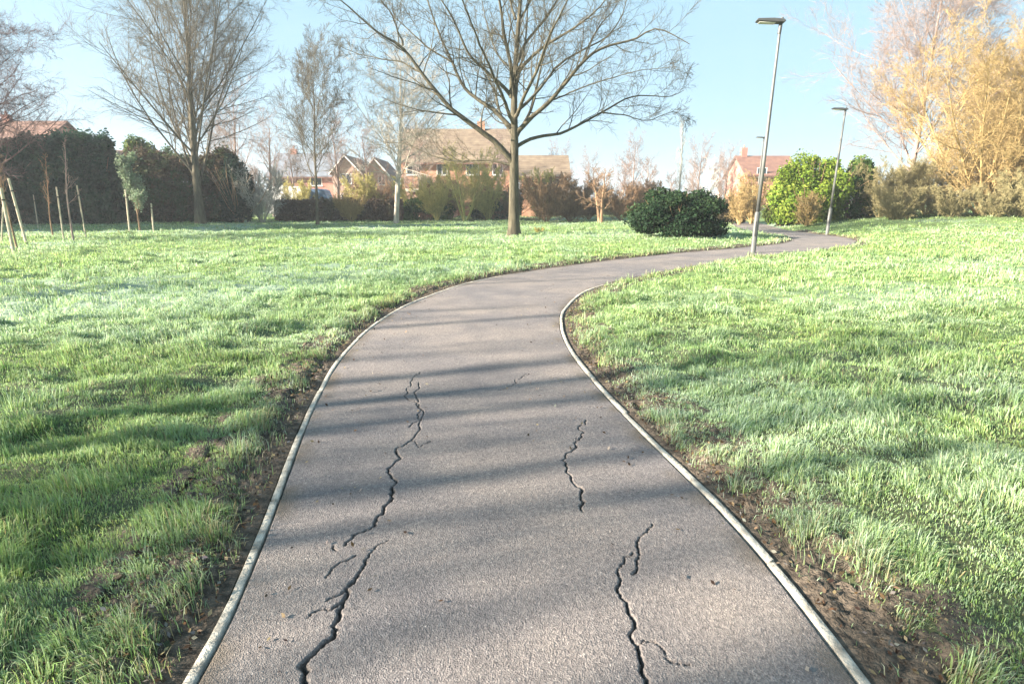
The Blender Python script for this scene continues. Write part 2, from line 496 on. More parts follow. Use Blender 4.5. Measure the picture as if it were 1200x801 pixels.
segs = []
for pts, w0, w1 in CR:
    G = unp(pts); ws = np.linspace(w0, w1, len(G))
    for lvl in range(3):
        n = len(G); G2 = np.zeros((2 * n - 1, 2)); w2 = np.zeros(2 * n - 1); G2[::2] = G; w2[::2] = ws
        dd = G[1:] - G[:-1]; ln = np.linalg.norm(dd, axis=1, keepdims=True); pr = np.stack([-dd[:, 1], dd[:, 0]], 1)
        G2[1::2] = (G[1:] + G[:-1]) / 2 + pr * rng.uniform(-.19, .19, (n - 1, 1))
        w2[1::2] = (ws[1:] + ws[:-1]) / 2 * rng.uniform(.65, 1.3, n - 1)
        G, ws = G2, w2
    for i in range(len(G) - 1): segs.append((*G[i], *G[i + 1], ws[i]))
segs = np.array(segs)

s_of = lambda yy: np.interp(yy, PCW[:, 1], ARC)
rows = np.concatenate([np.arange(0, s_of(1.25), .12), np.arange(s_of(1.25), s_of(3.4), .006), np.arange(s_of(3.4), s_of(5.2), .010), np.arange(s_of(5.2), s_of(9), .03), np.arange(s_of(9), ARC[-1], .25)])
ncol = 400
u = np.linspace(-1, 1, ncol)
cx, cy, cw, tx, ty = centre(rows)
PX = cx[:, None] + ty[:, None] * u[None] * cw[:, None]; PY = cy[:, None] - tx[:, None] * u[None] * cw[:, None]
px_, py_ = PX.ravel(), PY.ravel()
cm = np.zeros(px_.size)
near = np.where((py_ > 1.2) & (py_ < 7.8))[0]
for a in range(0, len(near), 8000):
    ii = near[a:a + 8000]; qx = px_[ii][:, None]; qy = py_[ii][:, None]
    lo, hi = qy.min() - .2, qy.max() + .2
    sg = segs[(np.minimum(segs[:, 1], segs[:, 3]) < hi) & (np.maximum(segs[:, 1], segs[:, 3]) > lo)]
    if not len(sg): continue
    ax_, ay_, bx_, by_, w_ = sg.T
    dx, dy = bx_ - ax_, by_ - ay_
    t = np.clip(((qx - ax_) * dx + (qy - ay_) * dy) / (dx * dx + dy * dy + 1e-12), 0, 1)
    d = np.hypot(qx - ax_ - t * dx, qy - ay_ - t * dy)
    cm[ii] = np.clip(1.35 - d * (1 + .5 * (vnoise(qx * 170, qy * 170, 6) - .5)) / (w_ * (.30 + .5 * vnoise(qx * 60, qy * 60, 3)) + .001), 0, 1).max(1)
# broken strip along each kerb
ed = np.abs(np.tile(u, len(rows))) ; edm = (1 - ed) * np.repeat(cw, ncol)
side = np.sign(np.tile(u, len(rows)))
gapw = .003 + .013 * fbm(px_ * 2.3, py_ * 2.3, 61, 4) * smooth(5.5, 2.5, py_) * np.where(side < 0, 1, .75)
gm = np.clip(1.3 - edm / (gapw + 1e-6), 0, 1)
cm = np.maximum(cm, gm * smooth(12, 6, py_))
PZ = pz(px_, py_) - .028 * np.where(gm >= cm, .5 * cm, cm) + .004 * np.clip(1 - np.abs(cm - .2) * 4, 0, 1) * 0
wr = fbm(px_ * .7, py_ * .7, 91, 4)
rr_ = np.arange(len(rows) * ncol).reshape(len(rows), ncol)
q = np.stack([rr_[:-1, :-1], rr_[:-1, 1:], rr_[1:, 1:], rr_[1:, :-1]], -1).reshape(-1, 4)
dirt = .75 * smooth(.16, .01, edm) * smooth(.35, .7, fbm(px_ * 3.5, py_ * 3.5, 95, 4))
colp = np.stack([cm, dirt, gm], -1)
m, nt, b = mat('worn_asphalt'); L = nt.links
a_ = nd(nt, 'ShaderNodeAttribute'); a_.attribute_name = 'Col'; sx = nd(nt, 'ShaderNodeSeparateColor'); L.new(a_.outputs['Color'], sx.inputs[0])
tc = nd(nt, 'ShaderNodeTexCoord')
vo = nd(nt, 'ShaderNodeTexVoronoi', Scale=165.); L.new(tc.outputs['Object'], vo.inputs['Vector'])
spk = ramp(nt, vo.outputs['Color'], [(0, (.095, .088, .086)), (.35, (.145, .135, .131)), (.7, (.195, .183, .174)), (.93, (.255, .238, .224)), (1, (.50, .47, .43))])
nz = nd(nt, 'ShaderNodeTexNoise', Scale=1.6, Detail=7., Roughness=.62); L.new(tc.outputs['Object'], nz.inputs['Vector'])
st_ = ramp(nt, nz.outputs[0], [(.3, (.80, .80, .85)), (.5, (1.03, 1.01, 1.04)), (.72, (1.27, 1.22, 1.20))])
mx = nd(nt, 'ShaderNodeMix', data_type='RGBA', blend_type='MULTIPLY'); mx.inputs[0].default_value = 1
L.new(spk.outputs[0], mx.inputs[6]); L.new(st_.outputs[0], mx.inputs[7])
nz3 = nd(nt, 'ShaderNodeTexNoise', Scale=38., Detail=4., Roughness=.7); L.new(tc.outputs['Object'], nz3.inputs['Vector'])
st3 = ramp(nt, nz3.outputs[0], [(.3, (.72, .72, .74)), (.7, (1.25, 1.24, 1.22))])
mxb = nd(nt, 'ShaderNodeMix', data_type='RGBA', blend_type='MULTIPLY'); mxb.inputs[0].default_value = 1
L.new(mx.outputs[2], mxb.inputs[6]); L.new(st3.outputs[0], mxb.inputs[7])
nz4 = nd(nt, 'ShaderNodeTexNoise', Scale=.55, Detail=5., Roughness=.6); L.new(tc.outputs['Object'], nz4.inputs['Vector'])
st4 = ramp(nt, nz4.outputs[0], [(.36, (.80, .81, .85)), (.62, (1.14, 1.09, 1.03))])
mxc = nd(nt, 'ShaderNodeMix', data_type='RGBA', blend_type='MULTIPLY'); mxc.inputs[0].default_value = 1
L.new(mxb.outputs[2], mxc.inputs[6]); L.new(st4.outputs[0], mxc.inputs[7])
mxd = nd(nt, 'ShaderNodeMix', data_type='RGBA'); mxd.inputs[7].default_value = (.10, .08, .058, 1); L.new(mxc.outputs[2], mxd.inputs[6]); L.new(sx.outputs[1], mxd.inputs[0])
mx2 = nd(nt, 'ShaderNodeMix', data_type='RGBA'); L.new(mxd.outputs[2], mx2.inputs[6]); mx2.inputs[7].default_value = (.022, .018, .014, 1)
ms = nd(nt, 'ShaderNodeMath', operation='SMOOTH_MIN'); ms.inputs[1].default_value = 1; ms.inputs[2].default_value = .1
L.new(sx.outputs[0], ms.inputs[0]); L.new(ms.outputs[0], mx2.inputs[0]); L.new(mx2.outputs[2], b.inputs['Base Color'])
b.inputs['Roughness'].default_value = .82; b.inputs['Specular IOR Level'].default_value = .35
bp = nd(nt, 'ShaderNodeBump', Strength=.8, Distance=.004); L.new(vo.outputs['Distance'], bp.inputs['Height'])
bp2 = nd(nt, 'ShaderNodeBump', Strength=.5, Distance=.012); L.new(nz3.outputs[0], bp2.inputs['Height']); L.new(bp.outputs[0], bp2.inputs['Normal']); L.new(bp2.outputs[0], b.inputs['Normal'])
o = mesh_obj('path', np.stack([px_, py_, PZ], -1), q, m, None, colp, True); tag(o, kind='structure')

# kerbs of concrete edging, each side one long object
M_KERB = noise_mat('kerb_concrete', (.22, .20, .17), (.48, .45, .39), 14, .9, .6, 7, p=(.3, .6), bscale=90)
for sd in (-1, 1):
    Vs, Qs, bse = [], [], 0
    s = 2.0; end = s_of(26)
    while s < end:
        l = .915; k = 8
        off = rng.normal() * .002; dz = rng.normal() * .003; tl = rng.normal() * .002
        ss = np.linspace(s + .006, s + l - .006, k)
        x, y, w, tx, ty = centre(ss)
        ramp_ = np.linspace(-1, 1, k) * tl
        prof = [(0.004, -.08), (0.004, .005), (.0055, .0065), (.0375, .0065), (.039, .005), (.039, -.08)]
        wob = .003 * (vnoise(ss * 9, ss * 0, 5) - .5)
        sink = -.02 * smooth(9, 16, y)
        for (a, zz) in prof:
            dd = w + a + off + ramp_ + wob
            Vs.append(np.stack([x + sd * ty * dd, y - sd * tx * dd, zz + dz + ramp_ * .5 + sink + .004 * (vnoise(ss * 14, ss * 0 + a * 90, 8) - .5)], -1))
        n = len(prof)
        for i in range(n - 1):
            for j in range(k - 1):
                Qs.append((bse + i * k + j, bse + i * k + j + 1, bse + (i + 1) * k + j + 1, bse + (i + 1) * k + j))
        for j in (0, k - 1):
            Qs.append((bse + j, bse + k + j, bse + 4 * k + j, bse + 5 * k + j)); Qs.append((bse + k + j, bse + 2 * k + j, bse + 3 * k + j, bse + 4 * k + j))
        bse += n * k; s += l
    o = mesh_obj('kerb', np.vstack(Vs), np.array(Qs), M_KERB); tag(o, kind='structure')

# bare earth beside the kerbs
M_SOIL = noise_mat('bare_earth', (.042, .034, .027), (.145, .115, .088), 22, .95, .9, 8, p=(.35, .68), bscale=70)
for sd in (-1, 1):
    ss = np.concatenate([np.arange(s_of(1.0), s_of(6), .018), np.arange(s_of(6), s_of(14), .06), np.arange(s_of(14), s_of(34), .2)])
    vv = np.concatenate([np.arange(.05, .5, .018), np.arange(.5, .78, .04)])
    x, y, w, tx, ty = centre(ss)
    XX = x[:, None] + sd * ty[:, None] * (w[:, None] + vv[None]); YY = y[:, None] - sd * tx[:, None] * (w[:, None] + vv[None])
    cl = .045 * (fbm(XX * 16, YY * 16, 71, 4) - .5) + .03 * (vnoise(XX * 45, YY * 45, 72) - .5)
    ZZ = height(XX, YY) + .004 + cl * smooth(.05, .14, vv)[None] - .05 * smooth(.58, .76, vv)[None] - .004
    ii = np.arange(ZZ.size).reshape(ZZ.shape)
    q = np.stack([ii[:-1, :-1], ii[:-1, 1:], ii[1:, 1:], ii[1:, :-1]], -1).reshape(-1, 4)
    o = mesh_obj('soil', np.stack([XX, YY, ZZ], -1).reshape(-1, 3), q, M_SOIL, smooth_=True); tag(o, kind='structure')

# ------------------------------------------------------------------ GRASS (uncountable)
def sample(n, d0, d1, half=.93):
    r = np.sqrt(rng.uniform(d0 * d0, d1 * d1, n)); a = rng.uniform(-half, half, n)
    return r * np.sin(a), r * np.cos(a)
bx, by, bh, bk, ox, oy = [], [], [], [], [], []
# blades stand in tufts (tuft radius r) with loose ones between
for n, d0, d1, r, nb in ((300000, 1.25, 5, .05, 45), (300000, 5, 10, .07, 36), (240000, 10, 20, .11, 24), (190000, 20, 36, .17, 16), (90000, 36, 62, .3, 10)):
    nc = int(n * .62 / nb); x, y = sample(nc, d0, d1)
    big_ = rng.random(nc); rad = r * (.6 + 1.1 * big_); tone = rng.random(nc); hc = (.6 + .9 * big_) * rng.uniform(.8, 1.2, nc)
    i = np.repeat(np.arange(nc), nb); gx_ = rng.normal(size=len(i)) * .6; gy_ = rng.normal(size=len(i)) * .6
    bx.append(x[i] + gx_ * rad[i]); by.append(y[i] + gy_ * rad[i]); ox.append(gx_); oy.append(gy_)
    bh.append(hc[i] * np.exp(-.25 * (gx_ ** 2 + gy_ ** 2))); bk.append(tone[i])
    m_ = int(n * .38); x, y = sample(m_, d0, d1); bx.append(x); by.append(y); ox.append(np.zeros(m_)); oy.append(np.zeros(m_)); bh.append(np.full(m_, .55)); bk.append(rng.random(m_))
bx, by, bh, bk, ox, oy = map(np.concatenate, (bx, by, bh, bk, ox, oy))
pdv = pdist(bx, by); ew = edge_w(bx, by)
tuft = fbm(bx * 3.1, by * 3.1, 101, 3)
keep = (pdv > ew + .05 * rng.normal(size=len(bx)) * (rng.random(len(bx)) < .5)) | ((pdv > .085) & (rng.random(len(bx)) < .035))
keep &= (pdv > .08) & (rng.random(len(bx)) < .55 + .9 * tuft)
bx, by, bh, bk, ox, oy, pdv, ew, tuft = [a[keep] for a in (bx, by, bh, bk, ox, oy, pdv, ew, tuft)]
N = len(bx); print('blades', N)
bz = height(bx, by) - .006
dist = np.hypot(bx, by)
hgt = (.034 + .07 * smooth(.36, .68, tuft)) * bh * rng.uniform(.6, 1.35, N) * (.78 + .3 * smooth(3, 12, dist))
hgt *= 1 + .15 * smooth(8, 25, dist)
rim = smooth(.32, .0, pdv - ew); hgt *= 1 + .22 * rim
wd = np.maximum(.0034, .00095 * dist) * rng.uniform(.7, 1.3, N)
az = rng.random(N) * 6.283
flow = fbm(bx * 1.7, by * 1.7, 131, 2) * 12.
la = flow + rng.normal(size=N) * .9
lean = rng.uniform(.15, 1.0, N)
lx, ly = np.cos(la) * .55 + ox * 1.1, np.sin(la) * .55 + oy * 1.1
b0 = np.stack([bx, by, bz], -1); wv = np.stack([np.cos(az), np.sin(az), 0 * az], -1) * (wd / 2)[:, None]
ln = np.stack([lx, ly, 0 * lx], -1)
up = np.array([0, 0, 1.])
mid = b0 + ln * (hgt * lean * .28)[:, None] + up * (hgt * .6)[:, None]
tipp = b0 + ln * (hgt * lean * 1.0)[:, None] + up * (hgt * (1.05 - .45 * lean))[:, None]
V = np.stack([b0 - wv, b0 + wv, mid + wv * .8, mid - wv * .8, tipp], 1)
i5 = (np.arange(N) * 5)[:, None]
Q = i5 + np.array([[0, 1, 2, 3]]); T = i5 + np.array([[3, 2, 4]])
fr = fbm(bx * 1.1, by * 1.1, 21, 4) * .45 + fbm(bx * .25, by * .25, 23, 4) * .55
frost = np.clip(smooth(.40, .64, fr + .22 * (bk - .5)), 0, 1) * .62 + .38
warm = np.clip(.55 * fbm(bx * .5, by * .7, 151, 3) + .6 * bk, 0, 1)
green = np.array([.13, .26, .07])[None] * (1 - warm[:, None]) + np.array([.28, .385, .075])[None] * warm[:, None]
dead = rng.random(N) < (.05 + .35 * rim)
straw = np.array([.32, .25, .11])
c = green * (.72 + .5 * bk[:, None]) * rng.uniform(.7, 1.3, (N, 1)) * (1 + .08 * rng.normal(size=(N, 3)))
c[dead] = straw * rng.uniform(.6, 1.2, (dead.sum(), 1))
ice = np.array([.56, .70, .60])
fb = (frost * rng.uniform(.15, .75, N))[:, None]
c_lo = c * (1 - .45 * fb) + ice * .45 * fb; c_hi = c * (1 - fb) + ice * fb
colr = np.stack([c_lo, c_lo, c_hi, c_hi, c_hi], 1).reshape(-1, 3)
o = mesh_obj('grass', V.reshape(-1, 3), [Q, T], M_GRASS, None, np.clip(colr, .005, .9)); tag(o, 'short frosty green grass over the lawns beside the path', 'grass', kind='stuff')
# litter: dead leaves, bark chips and small stones in the bare earth
n = 6500
ss = rng.uniform(s_of(1.2), s_of(14), n); sd = rng.choice([-1, 1], n)
x, y, w, tx, ty = centre(ss); off = w + .07 + rng.random(n) ** 1.3 * .42
onp = rng.random(n) < .07; off = np.where(onp, w * rng.random(n) ** .4 * .98, off)
lx_, ly_ = x + sd * ty * off, y - sd * tx * off
lz = np.where(onp, .012, height(lx_, ly_) + .012 + .012 * rng.random(n))
cl = np.array([(.20, .12, .06), (.10, .065, .04), (.34, .26, .15), (.30, .28, .25), (.06, .04, .03)])[rng.integers(0, 5, n)]
V, q, c = leaves(np.stack([lx_, ly_, lz], -1), np.tile([0, 0, 2.2], (n, 1)), np.full(n, .014), cl * .8, .3, 1.9)
o = mesh_obj('leaf_litter', V, q, M_LEAF, None, c); tag(o, 'brown dead leaves and chips scattered on the bare earth', 'leaf litter', kind='stuff')

# ------------------------------------------------------------------ MAIN TREE
def main_tree():
    base = gnd(602, 277); D = base[1]
    t = thing('bare_tree', base, 'large spreading bare tree with dark trunk in the middle of the lawn', 'tree')
    z = lambda pts: [(380 + x / 2.609, y / 2.609) for x, y in pts]
    limbs = [ # px polyline, depth drift (m at the end), r0, r1
        (z([(580, 720), (580, 620), (580, 520), (582, 440), (580, 330), (585, 200), (592, 100), (600, 0), (604, -120), (600, -230)]), 0, .29, .025),
        (z([(572, 300), (565, 200), (548, 100), (528, 0), (500, -120), (490, -200)]), -1.2, .11, .02),
        (z([(575, 495), (520, 430), (450, 378), (370, 312), (300, 222), (240, 140), (160, 90), (80, 20), (20, -30)]), -1.5, .15, .02),
        (z([(570, 390), (520, 335), (480, 312), (420, 260), (390, 190), (350, 100), (320, 20), (290, -80)]), 1.5, .11, .02),
        (z([(568, 290), (540, 262), (490, 210), (440, 150), (400, 70), (360, 0), (310, -90)]), -2.2, .09, .015),
        (z([(575, 505), (500, 488), (430, 492), (370, 488), (300, 462), (240, 435), (180, 430)]), 1.8, .06, .012),
        (z([(582, 410), (640, 350), (690, 308), (740, 250), (790, 190), (860, 140), (960, 110), (1020, 80), (1120, 130)]), -1.5, .12, .015),
        (z([(588, 448), (630, 425), (680, 414), (750, 400), (850, 345), (950, 295), (1060, 300), (1110, 280)]), 1.8, .09, .012),
        (z([(585, 345), (620, 318), (650, 280), (700, 210), (780, 160), (850, 120), (900, 60), (930, -20)]), 2.4, .08, .015),
        (z([(588, 225), (620, 190), (680, 140), (760, 90), (840, 20), (900, -60)]), -1.8, .085, .015),
        (z([(592, 190), (630, 120), (680, 55), (720, 0), (760, -90), (790, -160)]), 1.0, .075, .015),
        (z([(590, 80), (640, -20), (680, -120), (700, -200)]), .6, .06, .012),
        (z([(585, 60), (560, -40), (520, -140), (500, -210)]), 1.0, .06, .012),
        (z([(480, 400), (482, 350), (500, 300), (490, 230)]), .5, .04, .01),
        (z([(470, -20), (500, 90), (530, 170), (560, 200)])[::-1], 2.0, .05, .01),
        (z([(300, 222), (230, 190), (150, 180), (60, 150)]), 1.2, .045, .01),
        (z([(390, 190), (330, 150), (250, 90), (190, 20), (170, -60)]), 1.8, .045, .01),
        (z([(240, 140), (220, 70), (180, 0), (150, -60)]), -1, .045, .01),
        (z([(790, 190), (820, 110), (880, 30), (920, -30)]), -.8, .045, .01),
        (z([(850, 345), (920, 350), (990, 370), (1060, 340), (1120, 360)]), 1, .035, .008),
        (z([(690, 308), (780, 270), (880, 240), (980, 210), (1080, 200)]), -3, .04, .008),
        # limbs growing away from and towards the viewer
        (z([(582, 430), (570, 400), (540, 350), (520, 290), (500, 240), (470, 150)]), 6.5, .11, .02),
        (z([(580, 440), (600, 400), (640, 330), (660, 240), (690, 120), (720, 30)]), 6.5, .10, .02),
        (z([(580, 380), (560, 330), (520, 240), (470, 120), (420, -10)]), -6, .10, .02),
        (z([(582, 360), (610, 300), (650, 200), (700, 80), (760, -60)]), -6, .10, .02),
        (z([(582, 330), (590, 250), (610, 150), (620, 20), (640, -100)]), 4, .08, .02),
    ]
    global rng
    old = rng; rng = np.random.default_rng(55)
    TR = []; P1s, R1s, L1s = [], [], []
    for j, (pts, dep, r0, r1) in enumerate(limbs):
        n = len(pts)
        # depth starts from wherever the limb leaves its parent; keep starts of secondary limbs on the plane
        w = np.array([pix(px, py, D + dep * (i / (n - 1))) for i, (px, py) in enumerate(pts)]) - base
        if j == 0: w[0, 2] = -.2
        cmz = catmull(w, 5)
        k = 24
        al = np.concatenate([[0], np.cumsum(np.linalg.norm(np.diff(cmz, axis=0), axis=1))])
        tt = np.linspace(0, al[-1], k)
        P = np.stack([np.interp(tt, al, cmz[:, i]) for i in range(3)], -1)
        if j: P[1:] += np.cumsum(rng.normal(size=(k - 1, 3)) * .012, 0) + .05 * np.sin(np.linspace(0, rng.uniform(6, 14), k - 1) + j)[:, None] * rng.normal(size=3) * .5
        R = r0 + (r1 - r0) * np.linspace(0, 1, k) ** .8
        if j == 0: R[0] *= 1.45; R[1] *= 1.08
        TR.append(tubes(P[None], R[None], 14 if j == 0 else 8))
        P1s.append(P); R1s.append(R); L1s.append(al[-1])
    P1, R1, L1 = np.array(P1s), np.array(R1s), np.array(L1s)
    a = kids(P1[:1], R1[:1], L1[:1], 14, .45, .98, 45, .22, .3, 6, .12, .06, .008, .3)
    a2 = kids(P1[1:], R1[1:], L1[1:], 14, .22, .98, 42, .34, .42, 7, .13, .07, .008, .45)
    P2 = [a, a2]; parts = []
    for P, R, L_ in P2:
        parts.append(tubes(P, R, 4))
        c3 = kids(P, R, L_, 8, .12, .97, 42, .55, .55, 5, .16, .04, .0062, .4)
        parts.append(tubes(c3[0], c3[1], 3))
        c4 = kids(*c3, 6, .12, .98, 38, .55, .7, 4, .16, .03, .0056, .35)
        parts.append(tubes(c4[0], c4[1], 3))
    rng = old
    mesh_obj('trunk', *merge(TR), B_MAIN, t, smooth_=True)
    mesh_obj('crown', *merge(parts), B_MAIN, t)
    return t
main_tree()

# ------------------------------------------------------------------ OTHER BARE TREES
def T(px, D, py_top): 
    p = at(px, D); return p, zat(py_top, D) - p[2]
p, h = T(235, 44, -40)
tallfan = put_tree('bare_tree', p, 'tall bare tree with upswept fan crown in front of the brown hedge', B_OLIVE, h=h, r=.34, D=44, limbs=38, ang=36, spread=.78, up=.06, seed=11, sub=(11, 10, 7), t0=.14, lshape=.55, wander=.055, lr=.31)
p, h = T(372, 42.5, 82)
put_tree('bare_tree', p, 'slim small bare tree with dense lower crown before the low brown hedge', B_OLIVE, h=h, r=.12, lr=.34, D=42, limbs=24, ang=40, spread=.55, up=.13, seed=12, sub=(10, 9, 7), t0=.27, lshape=.3)
p, h = T(463, 45, 50)
put_tree('bare_tree', p, 'pale twin-stemmed bare tree left of the big spreading tree', B_PALE, h=h, r=.17, D=45, limbs=18, ang=50, spread=.55, up=.04, seed=13, sub=(9, 8, 6), stems=2, stem_ang=.12, t0=.28, lshape=.5)
p, h = T(-22, 25, 25)
put_tree('bare_tree', p, 'purplish bare tree with crooked twigs reaching in from the left edge', B_PURPLE, h=h, r=.18, D=25, limbs=40, ang=58, spread=.62, up=.05, seed=14, sub=(10, 9, 7), wander=.16, t0=.2, lshape=.4, lr=.36)
p, h = T(1058, 41, -45)
put_tree('bare_tree', p, 'tall pale bare tree behind the thicket at the right', B_PINK, h=h, r=.22, D=41, limbs=44, ang=50, spread=.66, up=.05, seed=15, sub=(11, 10, 7), t0=.12, lshape=.55, lr=.3, wander=.05, tw=.9)
p, h = T(1150, 35, 5)
put_tree('willow_tree', p, 'golden many-stemmed willow filling the right edge', B_GOLD, h=h, r=.085, D=35, lr=.6, limbs=15, ang=36, spread=.40, up=.07, seed=16, sub=(9, 8, 6), stems=18, stem_ang=1.0, t0=.06, lshape=.4, wander=.05)
p, h = T(1240, 34, -10)
put_tree('willow_tree', p, 'taller golden willow half outside the right edge', B_GOLD, h=h, r=.09, D=34, lr=.6, limbs=15, ang=36, spread=.40, up=.07, seed=17, sub=(9, 8, 6), stems=18, stem_ang=1.0, t0=.06, lshape=.4, wander=.05)
p, h = T(705, 44, 183)
put_tree('bare_tree', p, 'small forked brown tree right of the big spreading tree', B_BROWN, h=h, r=.14, D=44, limbs=18, ang=50, spread=.45, up=.05, seed=18, sub=(6, 6, 4), stems=2, stem_ang=.28, t0=.25, wander=.14)
p, h = T(545, 51, 163)
put_tree('willow_tree', p, 'small yellow-green willow in front of the brick house', B_YGREEN, h=h, r=.08, D=51, limbs=12, ang=30, spread=.4, up=.04, seed=19, sub=(7, 6, 4), stems=6, stem_ang=.5, t0=.15)
p, h = T(793, 55, 140)
put_tree('poplar_tree', p, 'thin upright grey tree behind the dark round bush', B_GREY, h=h, r=.09, D=55, limbs=26, ang=22, spread=.2, up=.16, seed=20, sub=(5, 5, 3), t0=.2)
# hazy pinkish trees
p, h = T(283, 57, 112)
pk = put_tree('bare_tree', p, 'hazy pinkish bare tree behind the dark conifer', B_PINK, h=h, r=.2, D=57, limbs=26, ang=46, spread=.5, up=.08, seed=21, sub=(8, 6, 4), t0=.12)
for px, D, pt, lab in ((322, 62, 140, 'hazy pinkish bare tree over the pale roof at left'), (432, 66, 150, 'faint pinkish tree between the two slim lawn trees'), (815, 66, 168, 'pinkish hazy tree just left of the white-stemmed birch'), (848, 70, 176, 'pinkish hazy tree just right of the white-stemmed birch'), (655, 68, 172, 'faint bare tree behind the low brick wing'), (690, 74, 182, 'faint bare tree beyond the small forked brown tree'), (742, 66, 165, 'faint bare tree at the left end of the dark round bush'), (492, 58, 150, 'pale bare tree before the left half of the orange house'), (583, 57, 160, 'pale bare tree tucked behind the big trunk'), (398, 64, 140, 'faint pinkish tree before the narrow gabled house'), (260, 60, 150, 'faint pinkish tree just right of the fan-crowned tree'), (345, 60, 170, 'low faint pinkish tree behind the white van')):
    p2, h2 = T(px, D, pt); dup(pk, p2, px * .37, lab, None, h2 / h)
p, h = T(828, 58, 186)
put_tree('birch_tree', p, 'white-stemmed birch above the dark round bush', noise_mat('birch_bark', (.5, .47, .42), (.78, .76, .70), 9, .8), h=h, r=.13, D=58, limbs=16, ang=40, spread=.35, up=.06, seed=22, sub=(6, 5, 4), t0=.35)
# far row
p, h = T(612, 95, 196)
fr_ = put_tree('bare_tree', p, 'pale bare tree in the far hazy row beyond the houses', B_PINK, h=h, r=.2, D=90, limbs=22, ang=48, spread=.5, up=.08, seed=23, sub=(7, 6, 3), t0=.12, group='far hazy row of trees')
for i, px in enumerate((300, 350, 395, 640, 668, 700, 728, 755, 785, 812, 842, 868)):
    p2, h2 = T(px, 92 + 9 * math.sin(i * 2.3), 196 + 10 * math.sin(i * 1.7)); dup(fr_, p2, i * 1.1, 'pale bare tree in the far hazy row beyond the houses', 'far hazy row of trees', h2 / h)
# twiggy shrubs
def S_(px, D, pt, bm, lab, seed, stems=12, ang=.6, rr=.035, name='bare_shrub', sub=(6, 6, 4)):
    p, h = T(px, D, pt)
    return put_tree(name, p, lab, bm, cat='shrub', h=h, r=rr, D=D, limbs=9, ang=32, spread=.45, up=.07, seed=seed, sub=sub, stems=stems, stem_ang=ang, t0=.06, tw=1.1), h
s1, h1 = S_(640, 47, 200, B_BROWN, 'reddish brown bare shrub just right of the big trunk', 31, 24, .8, .02, sub=(7, 7, 5))
for px, D, pt, lab in ((668, 49, 203, 'brown bare shrub in front of the brick wing'), (690, 52, 214, 'brown bare shrub behind the small forked brown tree'), (728, 48, 212, 'brown bare shrub between forked tree and round bush'), (755, 56, 208, 'brown bare shrub showing over the left of the round bush'), (590, 53, 212, 'brown bare shrub hidden behind the big trunk'), (520, 54, 205, 'brown bare shrub under the orange house windows'), (440, 54, 210, 'brown bare shrub behind the pale twin-stemmed tree')):
    p2, h2 = T(px, D, pt); dup(s1, p2, px, lab, None, h2 / h1)
s2, h2_ = S_(308, 47, 190, B_GREY, 'pale silvery bare shrub beside the dark conifer', 32, 20, .6, .02)
s3, h3 = S_(412, 49, 221, B_GOLD, 'low golden shrub in front of the brown hedge', 33, 16, .75, .02)
s4, h4 = S_(1030, 38, 180, B_GREEN, 'brown twiggy thicket shrub below the tall pale tree', 34, 26, .9, .02, sub=(8, 7, 5))
for px, D, pt, lab in ((1085, 37, 178, 'brown thicket shrub left of the golden willow'), (1190, 33, 190, 'brown thicket shrub at the foot of the willows near the right edge')):
    p2, hh = T(px, D, pt); dup(s4, p2, px, lab, None, hh / h4)
s5, h5 = S_(1050, 35, 210, B_GREEN, 'olive green bare shrub at the edge of the right lawn', 35, 26, 1.0, .016, sub=(8, 7, 5))
for px, D, pt, lab in ((1115, 34, 208, 'olive shrub in front of the golden willow'), (1165, 32, 216, 'olive shrub at the bank under the willow'), (1215, 31, 185, 'olive shrub cut by the right edge')):
    p2, hh = T(px, D, pt); dup(s5, p2, px, lab, None, hh / h5)
s6, h6 = S_(880, 46, 203, B_GOLD, 'orange bare shrub behind the nearest street lamp', 36, 16, .35, .03)
p2, hh = T(866, 44, 216); dup(s6, p2, 2, 'lower orange shrub at the left of the nearest lamp', None, hh / h6)
s7, h7 = S_(945, 36, 222, B_GOLD, 'small copper orange shrub beside the far bend of the path', 37, 20, .5, .02)
S_(632, 30.5, 262, B_YGREEN, 'small yellowish tuft of twigs at the foot of the big tree', 38, 14, .8, .012)

s9, h9 = S_(512, 51, 200, B_YGREEN, 'pale yellowish bare shrub in front of the middle of the orange house', 39, 14, .55, .02, sub=(7, 7, 5))
for px, D, pt, lab in ((572, 52, 192, 'pale yellowish bare shrub at the right end of the orange house'), (486, 53, 205, 'lower yellowish bare shrub at the left end of the orange house'), (632, 53, 196, 'pale yellowish bare shrub before the brick wing'), (425, 53, 200, 'pale yellowish bare shrub before the pinkish gabled house'), (352, 53.5, 208, 'yellowish bare shrub rising just behind the low brown hedge')):
    p2, hh = T(px, D, pt); dup(s9, p2, px, lab, None, hh / h9)
# ------------------------------------------------------------------ LEAFY SHRUBS, HEDGES
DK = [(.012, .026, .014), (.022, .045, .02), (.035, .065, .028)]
p = gnd(798, 277); p[1] += 1.0
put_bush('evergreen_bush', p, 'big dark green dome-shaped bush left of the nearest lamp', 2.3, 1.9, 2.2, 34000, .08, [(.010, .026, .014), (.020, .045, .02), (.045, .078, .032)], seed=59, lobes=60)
p, h = T(945, 39, 172)
put_bush('evergreen_shrub', p, 'tall bright yellow-green shrub beside the second lamp', 2.55, 2.2, h, 34000, .12, [(.06, .12, .02), (.19, .27, .035), (.31, .35, .08)], seed=52, lobes=60)
p, h = T(996, 39.5, 178)
put_bush('evergreen_shrub', p, 'right part of the tall yellow-green shrub, shade painted into its leaf colour', 1.6, 1.8, h, 20000, .12, [(.025, .06, .02), (.06, .12, .03), (.22, .28, .06)], seed=53)  # darker leaf palette paints the shade on the bright shrub's right side
p, h = T(915, 40, 212)
